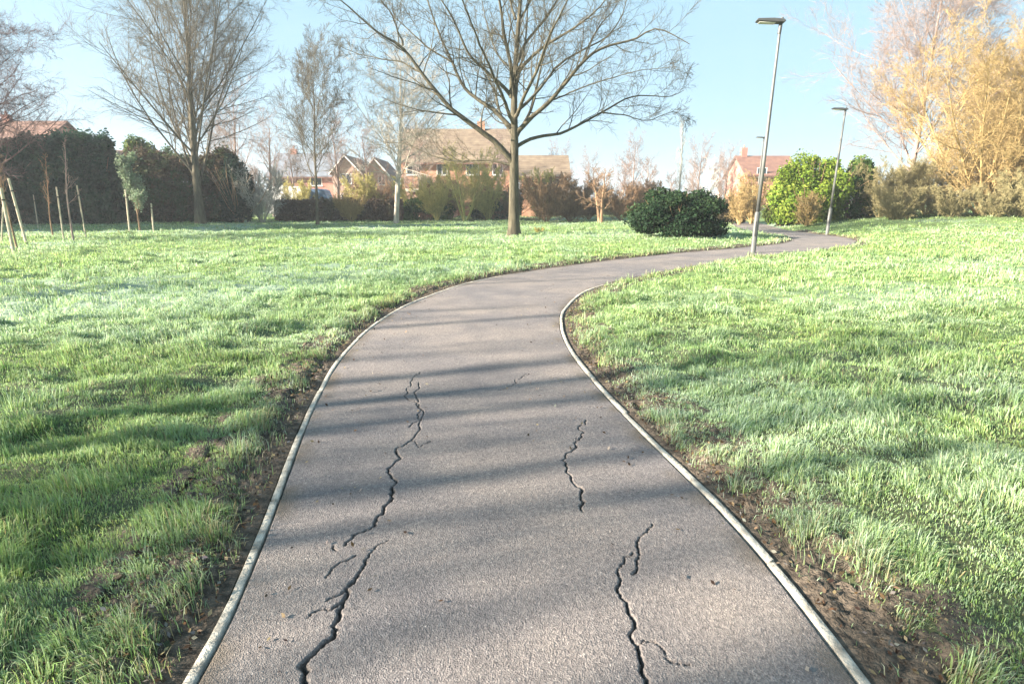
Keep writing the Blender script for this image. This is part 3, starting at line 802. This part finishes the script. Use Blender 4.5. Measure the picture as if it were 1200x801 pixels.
put_bush('evergreen_shrub', p, 'low olive shrub at the left foot of the bright green shrub', 1.3, 1.3, h, 9000, .11, [(.07, .12, .03), (.16, .18, .05)], seed=54)
p, h = T(498, 52, 229)
put_bush('evergreen_bush', p, 'low dark green bush under the brick house', 2.6, 1.4, h, 12000, .13, [(.02, .05, .02), (.06, .12, .03), (.12, .2, .04)], seed=55)
p, h = T(573, 53, 232)
put_bush('evergreen_bush', p, 'low blue-green bush just left of the big trunk', 1.8, 1.3, h, 9000, .13, [(.02, .06, .035), (.06, .12, .05)], seed=56)
p, h = T(598, 54, 218)
put_bush('evergreen_bush', p, 'yellow-green bush behind the big trunk', 1.4, 1.2, h, 8000, .13, [(.14, .19, .05), (.26, .29, .07)], seed=57)
p, h = T(855, 47, 222)
put_bush('evergreen_bush', p, 'dark brownish bush right of the round bush', 1.3, 1.2, h, 8000, .12, [(.04, .035, .02), (.09, .07, .035)], seed=58)
# left hedges
a = at(20, 43); b2 = at(142, 44.5)
hh = zat(166, 43)
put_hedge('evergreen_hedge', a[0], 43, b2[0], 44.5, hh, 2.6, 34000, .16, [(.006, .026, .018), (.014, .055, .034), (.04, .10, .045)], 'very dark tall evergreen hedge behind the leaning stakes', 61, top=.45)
a = at(-90, 43); b2 = at(45, 44)
put_hedge('evergreen_hedge', a[0], 42, b2[0], 42.6, zat(178, 42.3), 2.4, 20000, .16, [(.05, .045, .03), (.05, .075, .035), (.07, .09, .04)], 'brownish green hedge running off the left edge', 62, top=.5)
a = at(128, 47); b2 = at(280, 48)
put_hedge('beech_hedge', a[0], 47.6, b2[0], 48.2, zat(182, 47.6), 2.2, 34000, .15, [(.035, .035, .02), (.08, .055, .034), (.05, .085, .035), (.12, .09, .05)], 'tall russet brown hedge behind the tall fan-crowned tree', 63, top=.35)
p, h = T(281, 46.5, 176)
put_bush('conifer', p, 'dark blue-green column conifer at the right end of the russet hedge', 1.25, 1.25, h, 15000, .14, [(.012, .03, .024), (.025, .055, .035)], seed=64, cat='conifer')
p, h = T(182, 50, 147)
put_bush('ivy_tree', p, 'ivy green tree rising over the russet hedge', 2.4, 2, h, 22000, .16, [(.03, .06, .02), (.07, .12, .03), (.16, .19, .05)], seed=65, cat='tree')
p, h = T(75, 46.5, 160)
put_bush('evergreen_tree', p, 'yellowish green tree top behind the dark hedge', 2.8, 2, h, 20000, .16, [(.04, .06, .02), (.11, .13, .035)], seed=66, cat='tree')
a = at(322, 50); b2 = at(470, 50)
put_hedge('low_hedge', a[0], 50.5, b2[0], 51, zat(233, 50.5) - .1, 1.2, 18000, .12, [(.07, .045, .035), (.13, .085, .06), (.13, .12, .07)], 'low clipped reddish brown hedge in front of the parked vans', 67, top=.2)
a = at(735, 60); b2 = at(860, 60)
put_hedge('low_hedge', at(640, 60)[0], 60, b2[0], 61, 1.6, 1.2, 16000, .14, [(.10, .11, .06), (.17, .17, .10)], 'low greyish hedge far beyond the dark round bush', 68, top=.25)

# dense trees outside the left of the picture that shade the far lawn
p = np.array([-38., 30.5, float(height(-38, 30.5))])
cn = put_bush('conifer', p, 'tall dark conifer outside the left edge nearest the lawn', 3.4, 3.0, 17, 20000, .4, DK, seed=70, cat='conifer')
for i, (x, y) in enumerate(((-43.5, 34), (-48.5, 31.5), (-54, 36), (-46, 27.5))):
    dup(cn, (x, y, float(height(x, y))), i * 1.4, ['tall dark conifer in the left row, second from the lawn', 'tall dark conifer in the left row, third from the lawn', 'tall dark conifer in the left row, farthest out', 'tall dark conifer standing in front of the left row'][i], None, [.95, 1.05, 1, .8][i])
# bare trees to the left of the photographer whose shadows stripe the path
for i, (x, y, hh_, sc) in enumerate(((-24, -3.5, 13, 1), (-27, 4.4, 12, 1), (-30, -9.5, 14, 1), (-20.5, -5.2, 13, 1))):
    lab = ['bare park tree far left of the path, middle one of three', 'bare park tree far left of the path, foremost of three', 'bare park tree far left of the path, rearmost of three', 'bare park tree standing just behind the slim upright grove'][i]
    if i == 0: sh = put_tree('bare_tree', (x, y, float(height(x, y))), lab, B_OLIVE, h=hh_, r=.2, D=16, limbs=14, ang=46, spread=.5, up=.06, seed=80, sub=(5, 3, 2), t0=.25)
    else: dup(sh, (x, y, float(height(x, y))), i * 1.3, lab, None, sc)
g_ = np.random.default_rng(5)
for i, yt in enumerate((.9, 1.15, 1.4, 1.6, 1.8, 2.05, 2.2, 2.4, 2.7, 2.85, 3.1, 3.3, 3.65, 3.85, 4.0, 4.35, 4.6, 4.75, 5.1, 5.6, 5.8, 6.3, 7.0, 9.2, 12.0, 12.5, 13.0, 13.6, 14.4)):
    x = -13 - 14 * g_.random(); y = yt - .3 * (-x)
    if i == 0: sl = put_tree('young_tree', (x, y, float(height(x, y))), 'slim upright young tree in the grove left of the path', B_OLIVE, h=11, r=.10, D=16, limbs=9, ang=20, spread=.34, up=.12, seed=84, sub=(3, 2, 1), t0=.2, group='slim grove left of the path')
    else: dup(sl, (x, y, float(height(x, y))), i * 1.9, 'slim upright young tree in the grove left of the path', 'slim grove left of the path', g_.uniform(.8, 1.25))

# ------------------------------------------------------------------ STAKES AND SAPLINGS
M_WOOD = noise_mat('stake_wood', (.30, .25, .18), (.58, .52, .40), 9, .85, .4, 5, (4, 4, .6))
stk = [((10, 209), (31, 285), 'tallest thick pale stake near the left edge, leaning left'), ((1, 220), (16, 295), 'pale stake cut by the left edge'), ((66, 219), (75, 282), 'pale stake left of the leaning thin sapling'),
       ((90, 217), (101, 280), 'pale stake right of the leaning thin sapling'), ((39, 228), (45, 268), 'short thin pale stake farther back, between the two stake pairs'), ((147, 222), (152, 271), 'pale stake left of the leafy grey-green sapling'), ((177, 238), (180, 270), 'pale stake right of the leafy grey-green sapling'),
       ((4, 232), (2, 283), 'thin stake standing at the very left edge')]
M_RUB = noise_mat('rubber_tie', (.02, .02, .02), (.05, .05, .05), 9, .6)
for (tx_, ty_), (bx_, by_), lab in stk:
    base = gnd(bx_, by_); top = pix(tx_, ty_, base[1]); v = top - base
    r = .042 if 'thin' not in lab else .028
    t = thing('tree_stake', base, lab, 'stake', 'tree stakes on the left lawn')
    Lh = np.linalg.norm(v); dr = v / Lh
    MB().tube([-.3 * dr, 0 * dr, v * .5, v * .985, v], [r * 1.05, r * 1.02, r, r * .97, r * .8], 9).build('post', M_WOOD, t)
    MB().tube([v * .80, v * .80 + dr * .05], [r * 1.12, r * 1.12], 9).build('tie', M_RUB, t)
p = gnd(86, 281)
v = pix(67, 158, p[1]) - p
put_tree('sapling', p, 'thin leaning sapling between two pale stakes', B_PINK, cat='sapling', h=np.linalg.norm(v), r=.04, D=22, limbs=10, ang=40, spread=.22, up=.1, seed=91, sub=(4, 3, 2), lean=(v[0] / v[2], 0), t0=.35)
for px, pb, pt, sd, lab in ((20, 290, 150, 92, 'thin bare sapling between the leftmost stakes'), (62, 276, 180, 93, 'short dark-stemmed sapling behind the middle stakes')):
    p = gnd(px, pb)
    put_tree('sapling', p, lab, B_BROWN, cat='sapling', h=zat(pt, p[1]) - p[2], r=.03, D=22, limbs=10, ang=35, spread=.25, up=.12, seed=sd, sub=(4, 3, 2), t0=.35)
# leafy sapling
p = gnd(164, 270); h = zat(190, p[1]) - p[2]
t = thing('leafy_sapling', p, 'young tree with loose grey-green leaves between two short stakes', 'sapling')
tr, cr = bare_tree(h=h, r=.045, D=26, limbs=16, ang=38, spread=.4, up=.1, seed=94, sub=(5, 4, 2), t0=.25)
mesh_obj('trunk', *tr, B_BROWN, t, smooth_=True); mesh_obj('crown', *cr, B_BROWN, t)
cv = cr[0][rng.integers(0, len(cr[0]), 4600)] + rng.normal(size=(4600, 3)) * .09
V, q, c = leaves(cv, np.tile([0, 0, .6], (4600, 1)), np.full(4600, .085), np.array([.20, .26, .17]), .4)
mesh_obj('foliage', V, q, M_LEAF, t, c)

# ------------------------------------------------------------------ STREET LAMPS
M_GALV = noise_mat('galvanised_steel', (.10, .105, .105), (.17, .175, .17), 5, .5, .1, 5, (1, 1, .2), .35)
M_HEAD = noise_mat('lamp_head_grey', (.05, .053, .056), (.08, .083, .086), 5, .5, metal=.2)
M_LENS = noise_mat('lamp_lens', (.45, .45, .42), (.6, .6, .56), 12, .25)
def lamp(base, top, lab, hs=1.0, thin=1.0):
    v = np.array(top) - base; L_ = np.linalg.norm(v); d = v / L_
    t = thing('street_lamp', base, lab, 'street lamp', 'street lamps along the path')
    MB().tube([-.3 * d, d * .05, d * 1.25, d * 1.3], [.082 * thin] * 3 + [.06 * thin], 14).build('base_section', M_GALV, t, smooth_=False)
    MB().tube([d * 1.28, d * 3, v * .98, v], [.058 * thin, .054 * thin, .038 * thin, .038 * thin], 12).build('pole', M_GALV, t, smooth_=True)
    # small access door on the base section
    MB().box((-.035, -.094, .55), (.035, -.078, 1.0)).build('door', M_HEAD, t, bevel=.004)
    m_ = MB()
    prof = [(-.62, .10), (-.60, .145), (-.2, .165), (.05, .15), (.10, .105), (.06, .075), (-.25, .07), (-.58, .085)]
    m_.prism([(x * hs, z * hs) for x, z in prof], -.13 * hs, .13 * hs)
    hd = m_.build('lamp_head', M_HEAD, t, bevel=.02, loc=tuple(v)); hd.rotation_euler = (0, math.radians(4), math.radians(-8))
    MB().box((-.55 * hs, -.10 * hs, .058 * hs), (-.15 * hs, .10 * hs, .068 * hs)).build('lens', M_LENS, hd)
    MB().tube([(0, 0, -.18 * hs), (0, 0, .09 * hs)], [.05 * thin * hs ** .5, .05 * thin * hs ** .5], 10).build('bracket', M_HEAD, hd)
    MB().tube([(.02, 0, .14 * hs), (.02, 0, .21 * hs)], [.035 * hs, .03 * hs], 10).build('photocell', M_HEAD, hd)
    return t
b1 = gnd(882, 297); lamp(b1, pix(914.5, 31, b1[1]), 'nearest tall grey street lamp at the bend of the path', 1.15)
b2 = gnd(969, 275); lamp(b2, pix(990.5, 131, b2[1]), 'second grey street lamp in front of the bright green shrub', 1.0)
b3 = at(884, 50); lamp(b3, pix(895, 163, 50), 'farthest street lamp, seen just left of the nearest pole', 1.0, 1.1)

# ------------------------------------------------------------------ HOUSES
def brick(name, c1, c2, mo=(.42, .38, .33)):
    m, nt, b = mat(name); L = nt.links
    tc = nd(nt, 'ShaderNodeTexCoord')
    mp = nd(nt, 'ShaderNodeMapping'); mp.inputs['Rotation'].default_value = (math.pi / 2, 0, 0); L.new(tc.outputs['Object'], mp.inputs[0])
    br = nd(nt, 'ShaderNodeTexBrick', Scale=1.); br.inputs['Brick Width'].default_value = .225; br.inputs['Row Height'].default_value = .075; br.inputs['Mortar Size'].default_value = .008
    br.inputs['Color1'].default_value = (*c1, 1); br.inputs['Color2'].default_value = (*c2, 1); br.inputs['Mortar'].default_value = (*mo, 1)
    L.new(mp.outputs[0], br.inputs['Vector'])
    n = nd(nt, 'ShaderNodeTexNoise', Scale=1.2, Detail=5.); L.new(tc.outputs['Object'], n.inputs['Vector'])
    r = ramp(nt, n.outputs[0], [(.3, (.75, .75, .75)), (.7, (1.15, 1.12, 1.1))])
    mx = nd(nt, 'ShaderNodeMix', data_type='RGBA', blend_type='MULTIPLY'); mx.inputs[0].default_value = 1
    L.new(br.outputs['Color'], mx.inputs[6]); L.new(r.outputs[0], mx.inputs[7]); L.new(mx.outputs[2], b.inputs['Base Color'])
    b.inputs['Roughness'].default_value = .9
    return m
def tiles(name, c1, c2):
    m, nt, b = mat(name); L = nt.links
    tc = nd(nt, 'ShaderNodeTexCoord')
    n = nd(nt, 'ShaderNodeTexNoise', Scale=1.5, Detail=6.); L.new(tc.outputs['Object'], n.inputs['Vector'])
    w = nd(nt, 'ShaderNodeTexWave', Scale=1.6, Distortion=.4, bands_direction='Z'); L.new(tc.outputs['Object'], w.inputs['Vector'])
    r = ramp(nt, n.outputs[0], [(.3, c1), (.7, c2)]); r2 = ramp(nt, w.outputs[0], [(.0, (.7, .7, .7)), (.3, (1, 1, 1))])
    mx = nd(nt, 'ShaderNodeMix', data_type='RGBA', blend_type='MULTIPLY'); mx.inputs[0].default_value = 1
    L.new(r.outputs[0], mx.inputs[6]); L.new(r2.outputs[0], mx.inputs[7]); L.new(mx.outputs[2], b.inputs['Base Color']); b.inputs['Roughness'].default_value = .85
    return m
BK_OR = brick('orange_brick', (.42, .17, .085), (.50, .23, .12)); BK_RED = brick('red_brick', (.32, .10, .08), (.40, .14, .10)); BK_PK = brick('pink_brick', (.44, .25, .2), (.5, .3, .24))
TL_BR = tiles('brown_roof_tiles', (.12, .085, .06), (.22, .17, .12)); TL_GY = tiles('grey_blue_roof_tiles', (.11, .13, .16), (.18, .20, .24)); TL_RD = tiles('red_brown_roof_tiles', (.14, .07, .055), (.22, .12, .09))
M_WHITE = noise_mat('white_frame', (.68, .68, .66), (.8, .8, .78), 6, .5)
M_GLASS, nt, b = mat('window_glass'); b.inputs['Base Color'].default_value = (.03, .04, .05, 1); b.inputs['Roughness'].default_value = .08; b.inputs['Specular IOR Level'].default_value = .8
n = nd(nt, 'ShaderNodeTexNoise', Scale=.7); bp = nd(nt, 'ShaderNodeBump', Strength=.05); nt.links.new(n.outputs[0], bp.inputs['Height']); nt.links.new(bp.outputs[0], b.inputs['Normal'])

def house(x0, x1, y0, dep, eave, ridge, lab, bk, tl, wins, doors=(), chim=(), gable_front=False, rz=0, z=None, over=.35):
    cx_ = (x0 + x1) / 2; W = (x1 - x0) / 2
    zb = float(height(cx_, y0)) if z is None else z
    t = thing('brick_house', (cx_, y0, zb), lab, 'house', None, rz)
    e = eave - zb; r = ridge - zb
    # wall body, pentagonal section; openings are shown by framed windows set 3 cm proud of recessed reveals
    if gable_front:
        MB().prism([(-W, -.5), (W, -.5), (W, e), (0, r - .15), (-W, e)], 0, dep).build('wall', bk, t)
        rb = MB()
        for s in (-1, 1):
            sl = (r - e) / W
            pr = [(s * (W + over), e - over * sl), (0, r), (0, r + .2), (s * (W + over), e - over * sl + .2)]
            rb.prism(pr, -over, dep + over)
        ro = rb.build('roof', tl, t)
        bb = MB()
        for s in (-1, 1):
            sl = (r - e) / W
            bb.prism([(s * (W + over), e - over * sl - .05), (0, r - .05), (0, r + .15), (s * (W + over), e - over * sl + .15)], -over - .04, -over - .005)
        bb.build('bargeboard', M_WHITE, t)
    else:
        m_ = MB(); V = [(-W, 0, -.5), (W, 0, -.5), (W, dep, -.5), (-W, dep, -.5), (-W, 0, e), (W, 0, e), (W, dep, e), (-W, dep, e), (-W, dep / 2, r - .12), (W, dep / 2, r - .12)]
        m_.add(V, [(0, 1, 5, 4), (2, 3, 7, 6), (1, 2, 6, 9, 5), (3, 0, 4, 8, 7), (4, 5, 9, 8), (7, 8, 9, 6)]); m_.build('wall', bk, t)
        sl = (r - e) / (dep / 2); rb = MB()
        for s in (0, 1):
            ya, yb = (-over, dep / 2) if s == 0 else (dep + over, dep / 2)
            za = e - over * sl
            V = [(-W - over, ya, za), (W + over, ya, za), (W + over, yb, r), (-W - over, yb, r)]; V += [(a, b_, c_ + .18) for a, b_, c_ in V]
            rb.add(V, [(0, 1, 2, 3), (4, 5, 6, 7), (0, 1, 5, 4), (1, 2, 6, 5), (2, 3, 7, 6), (3, 0, 4, 7)])
        ro = rb.build('roof', tl, t)
        MB().box((-W - over, -over - .1, e - over * sl - .02), (W + over, -over - .003, e - over * sl + .11)).build('gutter', TL_RD, t)
    for (wx_, wz, ww, wh) in wins:
        m_ = MB(); X0, X1, Z0, Z1 = wx_ - ww / 2, wx_ + ww / 2, wz - wh / 2, wz + wh / 2; f_ = .07
        m_.box((X0, -.03, Z0), (X0 + f_, .02, Z1)).box((X1 - f_, -.03, Z0), (X1, .02, Z1)).box((X0 + f_, -.03, Z1 - f_), (X1 - f_, .02, Z1)).box((X0 + f_, -.03, Z0), (X1 - f_, .02, Z0 + f_)).box((wx_ - .03, -.028, Z0 + f_), (wx_ + .03, .02, Z1 - f_))
        w = m_.build('window', M_WHITE, t)
        MB().box((X0 + f_, -.012, Z0 + f_), (X1 - f_, -.004, Z1 - f_)).build('pane', M_GLASS, w)
        MB().box((X0 - .05, -.09, Z0 - .08), (X1 + .05, .01, Z0 - .003)).build('sill', M_WHITE, w)
    for (dx_, dw, dh, dm) in doors:
        d = MB().box((dx_ - dw / 2, -.05, 0), (dx_ + dw / 2, -.01, dh)).build('door', dm, t)
        MB().box((dx_ + dw / 2 - .12, -.09, dh * .48), (dx_ + dw / 2 - .07, -.052, dh * .54)).build('handle', M_HEAD, d)
    for (cx2, cy2, ch) in chim:
        c_ = MB().box((cx2 - .4, cy2 - .3, r - .9), (cx2 + .4, cy2 + .3, r + ch)).build('chimney', bk, ro)
        MB().tube([(cx2, cy2, r + ch), (cx2, cy2, r + ch + .35)], [.13, .11], 8).build('chimney_pot', BK_RED, c_)
    return t
X = lambda px, D: at(px, D, 1.0)[0]
# main orange brick house and lower wing
x0, x1 = X(472, 62), X(597, 62); W2 = (x1 - x0) / 2
house(x0, x1, 62, 8, zat(189, 62), zat(153, 66), 'orange brick house with broad brown tiled roof behind the big tree', BK_OR, TL_BR,
      [(-W2 + 1.2, 4.7, 1.3, 1.2), (-W2 + 4.2, 4.7, 1.1, 1.2), (W2 - 3.8, 4.7, 1.3, 1.2), (W2 - 1.2, 4.7, 1.1, 1.2), (-W2 + 1.4, 1.7, 1.7, 1.3), (W2 - 2.0, 1.7, 1.7, 1.3)], [(-W2 + 4.2, 1.0, 2.1, M_WHITE)], [(2.5, 4, .9)])
x0, x1 = X(612, 60), X(664, 60)
house(x0, x1, 60, 6, zat(206, 60), zat(184, 63), 'lower brick wing with hip-high roof right of the big trunk', BK_OR, TL_BR, [(1.6, 3.3, 1.0, .9), (-.8, 3.3, 1.0, .9), (0, 1.4, 1.5, 1.2)], [])
# garage with pale roof in front of the house
M_PALE = noise_mat('pale_render', (.55, .50, .42), (.68, .63, .54), 3, .8)
xa, xb = X(478, 57), X(532, 57)
t = thing('garage', ((xa + xb) / 2, 57, float(height(0, 57))), 'small flat-roofed pale garage in front of the orange house', 'garage')
w_ = (xb - xa) / 2
MB().box((-w_, 0, -.4), (w_, 4, 2.45)).build('wall', BK_PK, t); MB().box((-w_ - .15, -.2, 2.453), (w_ + .15, 4.1, 2.72)).build('roof', M_PALE, t)
MB().box((-1.1, -.05, 0), (1.1, -.01, 2.1)).build('garage_door', BK_RED, t)
# houses at left distance
x0, x1 = X(318, 78), X(392, 78)
house(x0, x1, 78, 8, zat(206, 78), zat(181, 82), 'long red brick house with pale blue-grey roof above the white van', BK_RED, TL_GY, [(-2.5, 3.8, 1.5, 1.1), (2, 3.8, 1.5, 1.1)], [], [(-2, 4, .7)])
x0, x1 = X(392, 74), X(424, 74)
house(x0, x1, 74, 8, zat(201, 74), zat(183, 74), 'narrow gable-fronted brick house beside the long grey-roofed one', BK_PK, TL_BR, [(0, 4.0, 1.3, 1.2), (0, 1.6, 1.6, 1.2)], [], gable_front=True)
x0, x1 = X(427, 76), X(456, 76)
house(x0, x1, 76, 8, zat(203, 76), zat(186, 76), 'pinkish gable-fronted house behind the pale twin-stemmed tree', BK_PK, TL_RD, [(-.8, 3.9, .9, 1.2), (.8, 3.9, .9, 1.2), (0, 1.6, 1.6, 1.2)], [], gable_front=True)
x0, x1 = X(-60, 62), X(56, 62)
house(x0, x1, 62, 9, zat(172, 62), zat(143, 66), 'dark-roofed house over the hedge at the far left', BK_RED, TL_RD, [(3, 4.6, 1.3, 1.2), (-1, 4.6, 1.3, 1.2)], [], [(-1, 4.5, .8)])
x0, x1 = X(112, 66), X(168, 66)
house(x0, x1, 66, 8, zat(200, 66), zat(178, 70), 'low red-roofed house behind the russet hedge', BK_RED, TL_RD, [(0, 3.3, 1.3, 1.1)], [])
x0, x1 = X(872, 80), X(932, 80)
house(x0, x1, 80, 8, zat(205, 80), zat(184, 84), 'red-roofed house with chimney behind the nearest lamp', BK_RED, TL_RD, [(-1.5, 4.2, 1.3, 1.2), (1.5, 4.2, 1.3, 1.2)], [], [(-2.6, 4, 1.2)])

# ------------------------------------------------------------------ VANS
M_TYRE = noise_mat('tyre_rubber', (.02, .02, .02), (.035, .035, .035), 12, .9); M_RIM = noise_mat('wheel_rim', (.35, .35, .36), (.5, .5, .5), 8, .4, metal=.6)
M_TAIL = noise_mat('tail_lamp', (.35, .03, .03), (.42, .04, .04), 5, .3)
def van(px, D, lab, body, Ln=5.2, Hh=2.35, rz=0):
    p = at(px, D); t = thing('parked_van', p, lab, 'van', None, rz)
    h_ = Ln / 2
    prof = [(-h_, .45), (-h_ + .05, 1.9), (-h_ + .25, Hh), (h_ - 1.7, Hh), (h_ - 1.35, Hh - .12), (h_ - .85, 1.35), (h_ - .15, 1.1), (h_, .85), (h_, .35)]
    MB().prism(prof, -.95, .95).build('body', body, t, bevel=.05)
    for s, y in ((-1, -.957), (1, .953)):
        MB().prism([(h_ - 1.75, 1.3), (h_ - 1.75, 1.95), (h_ - 1.42, 1.95), (h_ - 1.05, 1.3)], y, y + .004).build('window', M_GLASS, t)
        for wx_ in (-h_ + .95, h_ - .95):
            w = MB().tube([(wx_, s * .78, .33), (wx_, s * .98, .33)], [.33, .33], 18).build('wheel', M_TYRE, t)
            MB().tube([(wx_, s * .981, .33), (wx_, s * .99, .33)], [.2, .2], 12).build('rim', M_RIM, w)
        MB().box((h_ - .12, s * .75 - .12, .8), (h_ + .015, s * .75 + .12, .95)).build('headlight', M_LENS, t)
        MB().box((-h_ - .01, s * .85 - .05, 1.0), (-h_ + .05, s * .85 + .05, 1.4)).build('tail_light', M_TAIL, t)
    MB().add([(h_ - 1.345, -.8, Hh - .16), (h_ - 1.345, .8, Hh - .16), (h_ - .845, .8, 1.4), (h_ - .845, -.8, 1.4)], [(0, 1, 2, 3)]).build('windscreen', M_GLASS, t)
    return t
van(347, 55.5, 'white van parked behind the low brown hedge', noise_mat('white_paint', (.72, .72, .72), (.8, .8, .8), 3, .35), 4.6, 2.9)
van(381, 56.5, 'blue-grey van parked right of the white one', noise_mat('blue_paint', (.08, .14, .24), (.12, .19, .30), 3, .35), 3.4, 2.7)

# ------------------------------------------------------------------ HAZE, SKY, SUN, CAMERA
EL, AZ = 22.0, 17.0
sv = Vector((-math.cos(math.radians(AZ)) * math.cos(math.radians(EL)), -math.sin(math.radians(AZ)) * math.cos(math.radians(EL)), math.sin(math.radians(EL))))
sd = bpy.data.lights.new('sun', 'SUN'); sd.energy = 4.4; sd.angle = math.radians(.7); sd.color = (1, .88, .72)
so = bpy.data.objects.new('sun', sd); COL.objects.link(so); so.rotation_euler = sv.to_track_quat('Z', 'Y').to_euler()
w = bpy.data.worlds.new('World'); S.world = w; w.use_nodes = True; nt = w.node_tree; L = nt.links
sky = nd(nt, 'ShaderNodeTexSky'); sky.sky_type = 'NISHITA'; sky.sun_disc = False; sky.sun_elevation = math.radians(EL); sky.sun_rotation = math.atan2(sv.x, sv.y)
sky.air_density = 1.0; sky.dust_density = 1.5; sky.ozone_density = 1.0; sky.altitude = 20
bg = nt.nodes['Background']; bg.inputs[1].default_value = .06
# thin high cloud veil
tc = nd(nt, 'ShaderNodeTexCoord'); mp = nd(nt, 'ShaderNodeMapping'); mp.inputs['Scale'].default_value = (1.2, 1.2, 5.); L.new(tc.outputs['Generated'], mp.inputs[0])
n = nd(nt, 'ShaderNodeTexNoise', Scale=2.2, Detail=6., Roughness=.55); L.new(mp.outputs[0], n.inputs['Vector'])
r = ramp(nt, n.outputs[0], [(.45, (.0, .0, .0)), (.75, (.25, .25, .25))])
mx = nd(nt, 'ShaderNodeMix', data_type='RGBA'); L.new(r.outputs[0], mx.inputs[0]); L.new(sky.outputs[0], mx.inputs[6]); mx.inputs[7].default_value = (4.2, 5.3, 5.8, 1)
mv = nd(nt, 'ShaderNodeMix', data_type='RGBA'); mv.inputs[0].default_value = .86; L.new(mx.outputs[2], mv.inputs[6]); mv.inputs[7].default_value = (1.14, 1.92, 2.42, 1)
L.new(mv.outputs[2], bg.inputs[0])

HAZE = .001
if HAZE:
    m = bpy.data.materials.new('haze_air'); m.use_nodes = True; nt = m.node_tree; nt.nodes.clear()
    out = nd(nt, 'ShaderNodeOutputMaterial'); pv = nd(nt, 'ShaderNodeVolumePrincipled'); pv.inputs['Color'].default_value = (.86, .93, 1, 1); pv.inputs['Density'].default_value = HAZE; pv.inputs['Anisotropy'].default_value = .2
    nt.links.new(pv.outputs[0], out.inputs['Volume'])
    o = MB().box((-460, -120, -3), (460, 740, 30)).build('haze', m); tag(o, 'thin pale morning haze over the park', 'haze', kind='stuff')

cam = bpy.data.cameras.new('camera'); co = bpy.data.objects.new('camera', cam); COL.objects.link(co)
cam.sensor_width = 36; cam.lens = 36 * F / 1200; cam.clip_end = 3000; cam.clip_start = .05
co.location = (0, 0, H); co.rotation_euler = (math.pi / 2 - PIT, 0, 0)
S.camera = co
S.view_settings.view_transform = 'Standard'; S.view_settings.look = 'None'; S.view_settings.exposure = 2.7; S.view_settings.gamma = 1
S.cycles.volume_bounces = 0
